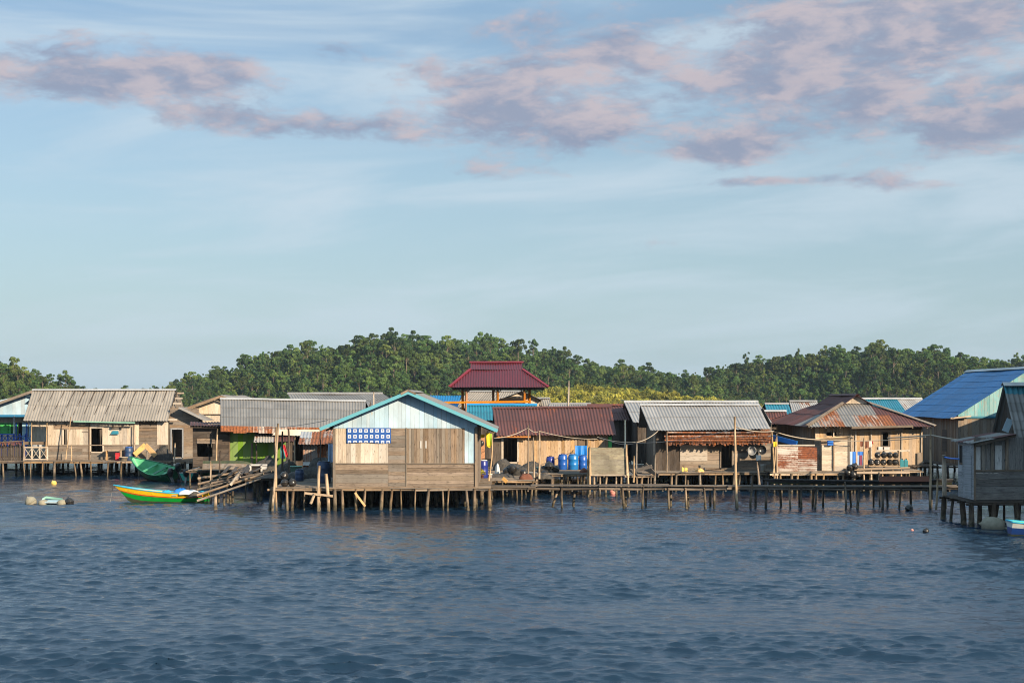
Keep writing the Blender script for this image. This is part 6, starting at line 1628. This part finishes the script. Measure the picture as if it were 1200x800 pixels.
single('plank', 'blue painted plank slanting behind the rusty tin enclosure', 'plank', (lambda m: (m.beam(P(899, 510.5, 88.5), P(934, 519.5, 86.5), .3, .05), m)[1])(MB()), M['tarp'], P(916, 516, 87.5))
for k, (a, b) in enumerate((((741, 552), (764, 546)), ((752, 547), (772, 557)), ((757, 544), (768, 555)))):
    single('plank', ['loose grey plank lying on the walkway left of the thatched awning house, upper', 'loose grey plank slanting toward the water left of the thatched awning house', 'short loose plank at the dark gable wall left of the thatched awning'][k], 'plank', (lambda m: (m.beam(P(*a, 85 + k * .4), P(*b, 84.4 - k * .3), .2, .05), m)[1])(MB()), M['grey'], P(755, 550, 85))
single('plank', 'small yellow board at the low platform edge right of the light blue gabled house', 'plank', (lambda m: (m.beam(P(589, 560, 77.6), P(594, 564.5, 77.5), .2, .03), m)[1])(MB()), M['ply'], P(591, 562, 77.6))

heap('large dark heap of gear in the shadow behind the large water tank', 375, 81.5, 1.08, 1.6, 1.0, seed=51, d=.5)  # further clutter, kept dark to deepen the shadowed gap
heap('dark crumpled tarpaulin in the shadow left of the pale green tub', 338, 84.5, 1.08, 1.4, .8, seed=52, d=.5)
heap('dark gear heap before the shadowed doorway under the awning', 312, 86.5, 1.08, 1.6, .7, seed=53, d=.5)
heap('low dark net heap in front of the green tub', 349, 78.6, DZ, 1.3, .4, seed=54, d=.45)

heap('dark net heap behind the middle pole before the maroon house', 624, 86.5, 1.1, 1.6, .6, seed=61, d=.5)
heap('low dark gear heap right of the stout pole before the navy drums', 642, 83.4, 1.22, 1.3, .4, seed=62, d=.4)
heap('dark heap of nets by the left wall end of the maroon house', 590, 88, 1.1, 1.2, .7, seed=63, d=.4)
heap('small brown heap of rope on the front edge of the low platform', 616, 78.6, 1.1, .7, .3, 'browncloth', 'rope_coil', 'rope', 64, .3)
# ---------------------------------------------------------------- boats
def boat(label, pos, heading, L, B, D, bow, draft=.25, mats=('bgreen', 'bred', 'byellow', 'bcyan', 'byellow'), cuts=(.52, .62), rake=.9, stern=.75, pitch=0.0, roll=0.0, thwarts=3, name='boat', cat='boat', n=22, sternrise=.08, fine=.62):
    """local x runs from stern (0) to bow (L)"""
    t = thing(name, label, cat, (0, 0, 0))
    def st(q):
        b = B / 2 * (stern + (1 - stern) * math.sin(min(q / .45, 1) * math.pi / 2)) * (1 - max(0, (q - .45) / .55) ** 2.0 * .97)
        zs = D + bow * max(0, (q - .25) / .75) ** 2.1 + sternrise * max(0, (.25 - q) / .25)
        zk = -draft + (bow * .25 + draft) * max(0, (q - .72) / .28) ** 2.4
        return b, zs, zk
    S = [0, .12, .25, .34, .44, cuts[0], cuts[1], .80, 1.0]
    def pt(q, s, side, inset=0.0):
        b, zs, zk = st(q)
        x = q * (L - rake) + rake * s ** 1.2 * max(0, (q - .6) / .4) ** 1.0 * (1.0) if q > .6 else q * (L - rake)
        f = s ** fine
        return V((x - inset * max(0, (q - .8) / .2) * 3, side * max(0, b * f - inset), zk + (zs - zk) * s + (inset * .8 if s < .6 else 0)))
    mb = MB()
    for side in (-1, 1):
        g = [[mb.add(pt(i / n, s, side)) for s in S] for i in range(n + 1)]
        for i in range(n):
            for j in range(len(S) - 1):
                mi = 3 if S[j + 1] <= .345 else 0 if S[j + 1] <= cuts[0] + 1e-6 else (1 if S[j + 1] <= cuts[1] + 1e-6 else 2)
                q = (g[i][j], g[i + 1][j], g[i + 1][j + 1], g[i][j + 1])
                if side > 0: q = q[::-1]
                mb.face(q, [(i * .2, S[j])] * 4, .5 + .1 * math.sin(i), mi, True)
    # transom
    for j in range(len(S) - 1):
        a = [pt(0, S[j], -1), pt(0, S[j], 1), pt(0, S[j + 1], 1), pt(0, S[j + 1], -1)]
        mi = 3 if S[j + 1] <= .345 else 0 if S[j + 1] <= cuts[0] + 1e-6 else (1 if S[j + 1] <= cuts[1] + 1e-6 else 2)
        mb.face([mb.add(p) for p in a], [(0, 0)] * 4, .5, mi)
    mb.build('hull', [M[mats[0]], M[mats[1]], M[mats[2]], M['algae']], t)
    mb = MB(); SI = [.22, .4, .6, .8, .985]
    rows = []
    for i in range(n + 1):
        q = i / n * .965 + .012
        rows.append([mb.add(pt(q, s, -1, .035)) for s in SI[::-1]] + [mb.add(pt(q, s, 1, .035)) for s in SI])
    for i in range(n):
        for j in range(len(rows[0]) - 1): mb.face((rows[i][j], rows[i][j + 1], rows[i + 1][j + 1], rows[i + 1][j]), [(0, 0)] * 4, .5, 0, True)
    for e in (0, n): mb.face(rows[e] if e else rows[e][::-1], [(0, 0)] * len(rows[0]), .5, 0)
    mb.build('inner_hull', M[mats[4]], t)
    mb = MB()
    for side in (-1, 1):
        for i in range(n):
            a, b = pt(i / n, 1, side), pt((i + 1) / n, 1, side); mb.beam(a + V((0, -side * .01, .012)), b + V((0, -side * .01, .012)), .06, .045, side=(0, 1, 0), rnd=.5)
    mb.beam(pt(0, 1, -1) + V((0, 0, .012)), pt(0, 1, 1) + V((0, 0, .012)), .07, .05, side=(1, 0, 0), rnd=.5)
    mb.build('gunwale', M[mats[3]], t)
    for k in range(thwarts):
        q = .16 + .5 * k / max(1, thwarts - 1); b, zs, zk = st(q)
        mb = MB(); mb.beam((q * (L - rake), -b * .93, zs - .12), (q * (L - rake), b * .93, zs - .12), .24, .035, side=(1, 0, 0)); mb.build('thwart', M[mats[3] if k == 1 else mats[4]], t)
    t.location = pos; t.rotation_euler = (roll, -pitch, heading)
    return t, pt, st
def motor(t, y, z, x=-.12, s=1.0, tilt=.35):
    mb = MB(); c = V((x, y, z))
    prof = [(.02, 0), (.13 * s, .02), (.16 * s, .12 * s), (.165 * s, .3 * s), (.14 * s, .42 * s), (.07 * s, .47 * s), (.01, .48 * s)]
    mb.lathe(c, prof, 12, axis=(-tilt, 0, 1))
    m = mb.build('outboard_motor', M['motor'], t, org=(0, 0, 0))
    mb = MB(); d = V((tilt * .9, 0, -1)).normalized()
    mb.beam(c, c - V((tilt * .8, 0, .75 * s)), .12 * s, .09 * s, side=(0, 1, 0)); mb.beam(c - V((tilt * .8 - .03, 0, .58 * s)), c - V((tilt * .8 + .15, 0, .62 * s)), .2 * s, .02, side=(0, 1, 0)); mb.lathe(c - V((tilt * .8 + .12, 0, .72 * s)), [(.01, -.14), (.06, -.1), (.06, .08), (.01, .14)], 8, axis=(1, 0, 0))
    g = mb.build('motor_leg', M['motorgrey'], None, org=(0, 0, 0)); g.parent = m
    mb = MB(); mb.tube([c + V((.1, 0, .2 * s)), c + V((.45, .05, .3 * s))], .02, 6); h = mb.build('tiller', M['blackplastic'], None, org=(0, 0, 0)); h.parent = m
# yellow and green boat
Yb = 76.0
t, pt, st = boat('green and yellow wooden boat with cyan gunwale moored left of the collapsed ramp', (X(243, Yb), Yb + .4, 0), math.pi + .06, 5.05, 1.15, .50, .44, .2, ('bgreen', 'bred', 'byellow', 'bcyan', 'byellow'), (.64, .71), .75, .7, .0)
mb = MB(); 
for k in range(3): mb.tube([(.2, -.1 + k * .12, .48), (2.2, -.15 + k * .13, .52)], .03, 6)
mb.build('oar', M['browncloth'], t, org=(0, 0, 0))
c = V((X(222, Yb), Yb - .05, .42))
heap('white and black cloth bundled at the stern of the yellow and green boat', 222, 75.95, .46, 1.15, .22, 'whitecloth', 'cloth_heap', 'cloth', 41, .35)
heap('blue tarpaulin lump inside the yellow and green boat', 212, 76.45, .44, .75, .28, 'tarp', 'tarpaulin', 'tarpaulin', 42, .25)
heap('cyan tarpaulin fold amidships in the yellow and green boat', 195, 76.4, .44, .55, .2, 'bcyan', 'tarpaulin', 'tarpaulin', 43, .25)
heap('dark net hanging over the stern of the yellow and green boat', 229, 75.6, .35, .7, .25, 'net', 'net_heap', 'nets', 44, .3)
mb = MB(); a = P(132, 571, Yb + .6); mb.tube([a, P(129.5, 585, Yb + .5), P(128, 594, Yb + .3)], .012, 5); single('mooring_line', 'thin dark mooring line hanging from the bow of the yellow and green boat', 'rope', mb, M['cablegrey'], a)
# dark green boat with two motors
t, pt, st = boat('dark green open boat with two outboard motors moored at the long left platform', (X(206, 95.4), 95.0, .12), rad(146), 3.9, 1.7, .60, .75, .30, ('bdark', 'bdark', 'bdark', 'bdark', 'bdark2'), (.5, .6), .6, .8, pitch=.05, roll=-.36, thwarts=3)
motor(t, -.38, .5, s=1.3); motor(t, .35, .45, s=1.25)
# small teal boat
t, pt, st = boat('small teal boat showing its square stern beside the dark green boat', (X(221, 95.2), 94.6, .03), rad(82), 3.6, 1.1, .50, .35, .2, ('bteal', 'bteal', 'bteal', 'bwhite', 'bdark2'), (.5, .6), .5, .9, pitch=.02, thwarts=2)
motor(t, -.02, .36, s=1.05)
# brown boat end between them and green hull behind
t, pt, st = boat('old brown wooden boat lying between the dark green and the teal boats', (X(207, 98.4), 98.4, .1), rad(10), 3.2, .9, .5, .2, .2, ('browncloth', 'browncloth', 'browncloth', 'brown', 'brown'), (.5, .6), .5, .7, thwarts=2)
t, pt, st = boat('low dark green boat behind the teal boat by the old platform', (X(224, 97.5), 97.2, .05), rad(4), 3.4, .9, .45, .3, .2, ('bdark', 'bdark', 'bdark', 'bdark', 'bdark2'), (.5, .6), .6, .7, thwarts=2)
# grey upturned canoe on the old platform
t, pt, st = boat('long grey weathered canoe lying keel up on the old platform before the green wall', (X(237, 88), 88.2, 1.58), rad(0), 3.5, .8, .32, .12, .12, ('grey', 'grey', 'grey', 'brown', 'dark'), (.5, .6), .5, .45, roll=math.pi, thwarts=0, name='canoe', cat='canoe')
single('plank', 'stack of old grey planks on the front edge of the old platform below the canoe', 'planks', (lambda m: ([m.beam(P(236 + k * 2, 546 - k * 1.3, 88.3), P(300 - k * 3, 546.5 - k * 1.3, 88.3), .35, .07, side=(0, 1, 0)) for k in range(4)], m)[1])(MB()), M['grey'], P(268, 548, 88.3)) if False else None
# black dugout on the jetty
t, pt, st = boat('long black dugout canoe resting on the jetty before the rusty enclosure and hip roofed house', (X(1115, 73.3), 73.25, 1.16), math.pi + .004, 9.8, .55, .16, .10, .02, ('bblack', 'bblack', 'bblack', 'bblack', 'bblack'), (.5, .6), .5, .6, thwarts=2, name='canoe', cat='canoe')
single('plank', 'red brown plank laid along the right part of the black dugout canoe', 'plank', (lambda m: (m.beam(V((X(1030, 73), 73.0, 1.43)), V((X(1089, 73), 73.0, 1.44)), .3, .05, side=(0, .5, 1)), m)[1])(MB()), M['browncloth'], (X(1060, 73), 73, 1.4))
# blue boat and white buoy under the shaded house
t, pt, st = boat('blue and white boat with a turquoise gunwale moored under the shaded right house', (X(1182, 58), 57.9, .02), rad(-6), 4.6, 1.3, .48, .45, .2, ('bblue', 'bblue', 'bwhite', 'bcyan', 'bdark2'), (.55, .7), .7, .85, thwarts=2)
mb = MB(); c = V((X(1163, 60.8), 60.8, .16)); mb.lathe(c, [(.02, -.5), (.25, -.47), (.34, -.3), (.37, 0), (.34, .25), (.2, .42), (.08, .46), (.02, .56)], 16, axis=(-1, .25, .12)); single('buoy', 'large dirty white barrel shaped buoy floating at the stilts of the shaded house', 'buoy', mb, M['foam'], c)
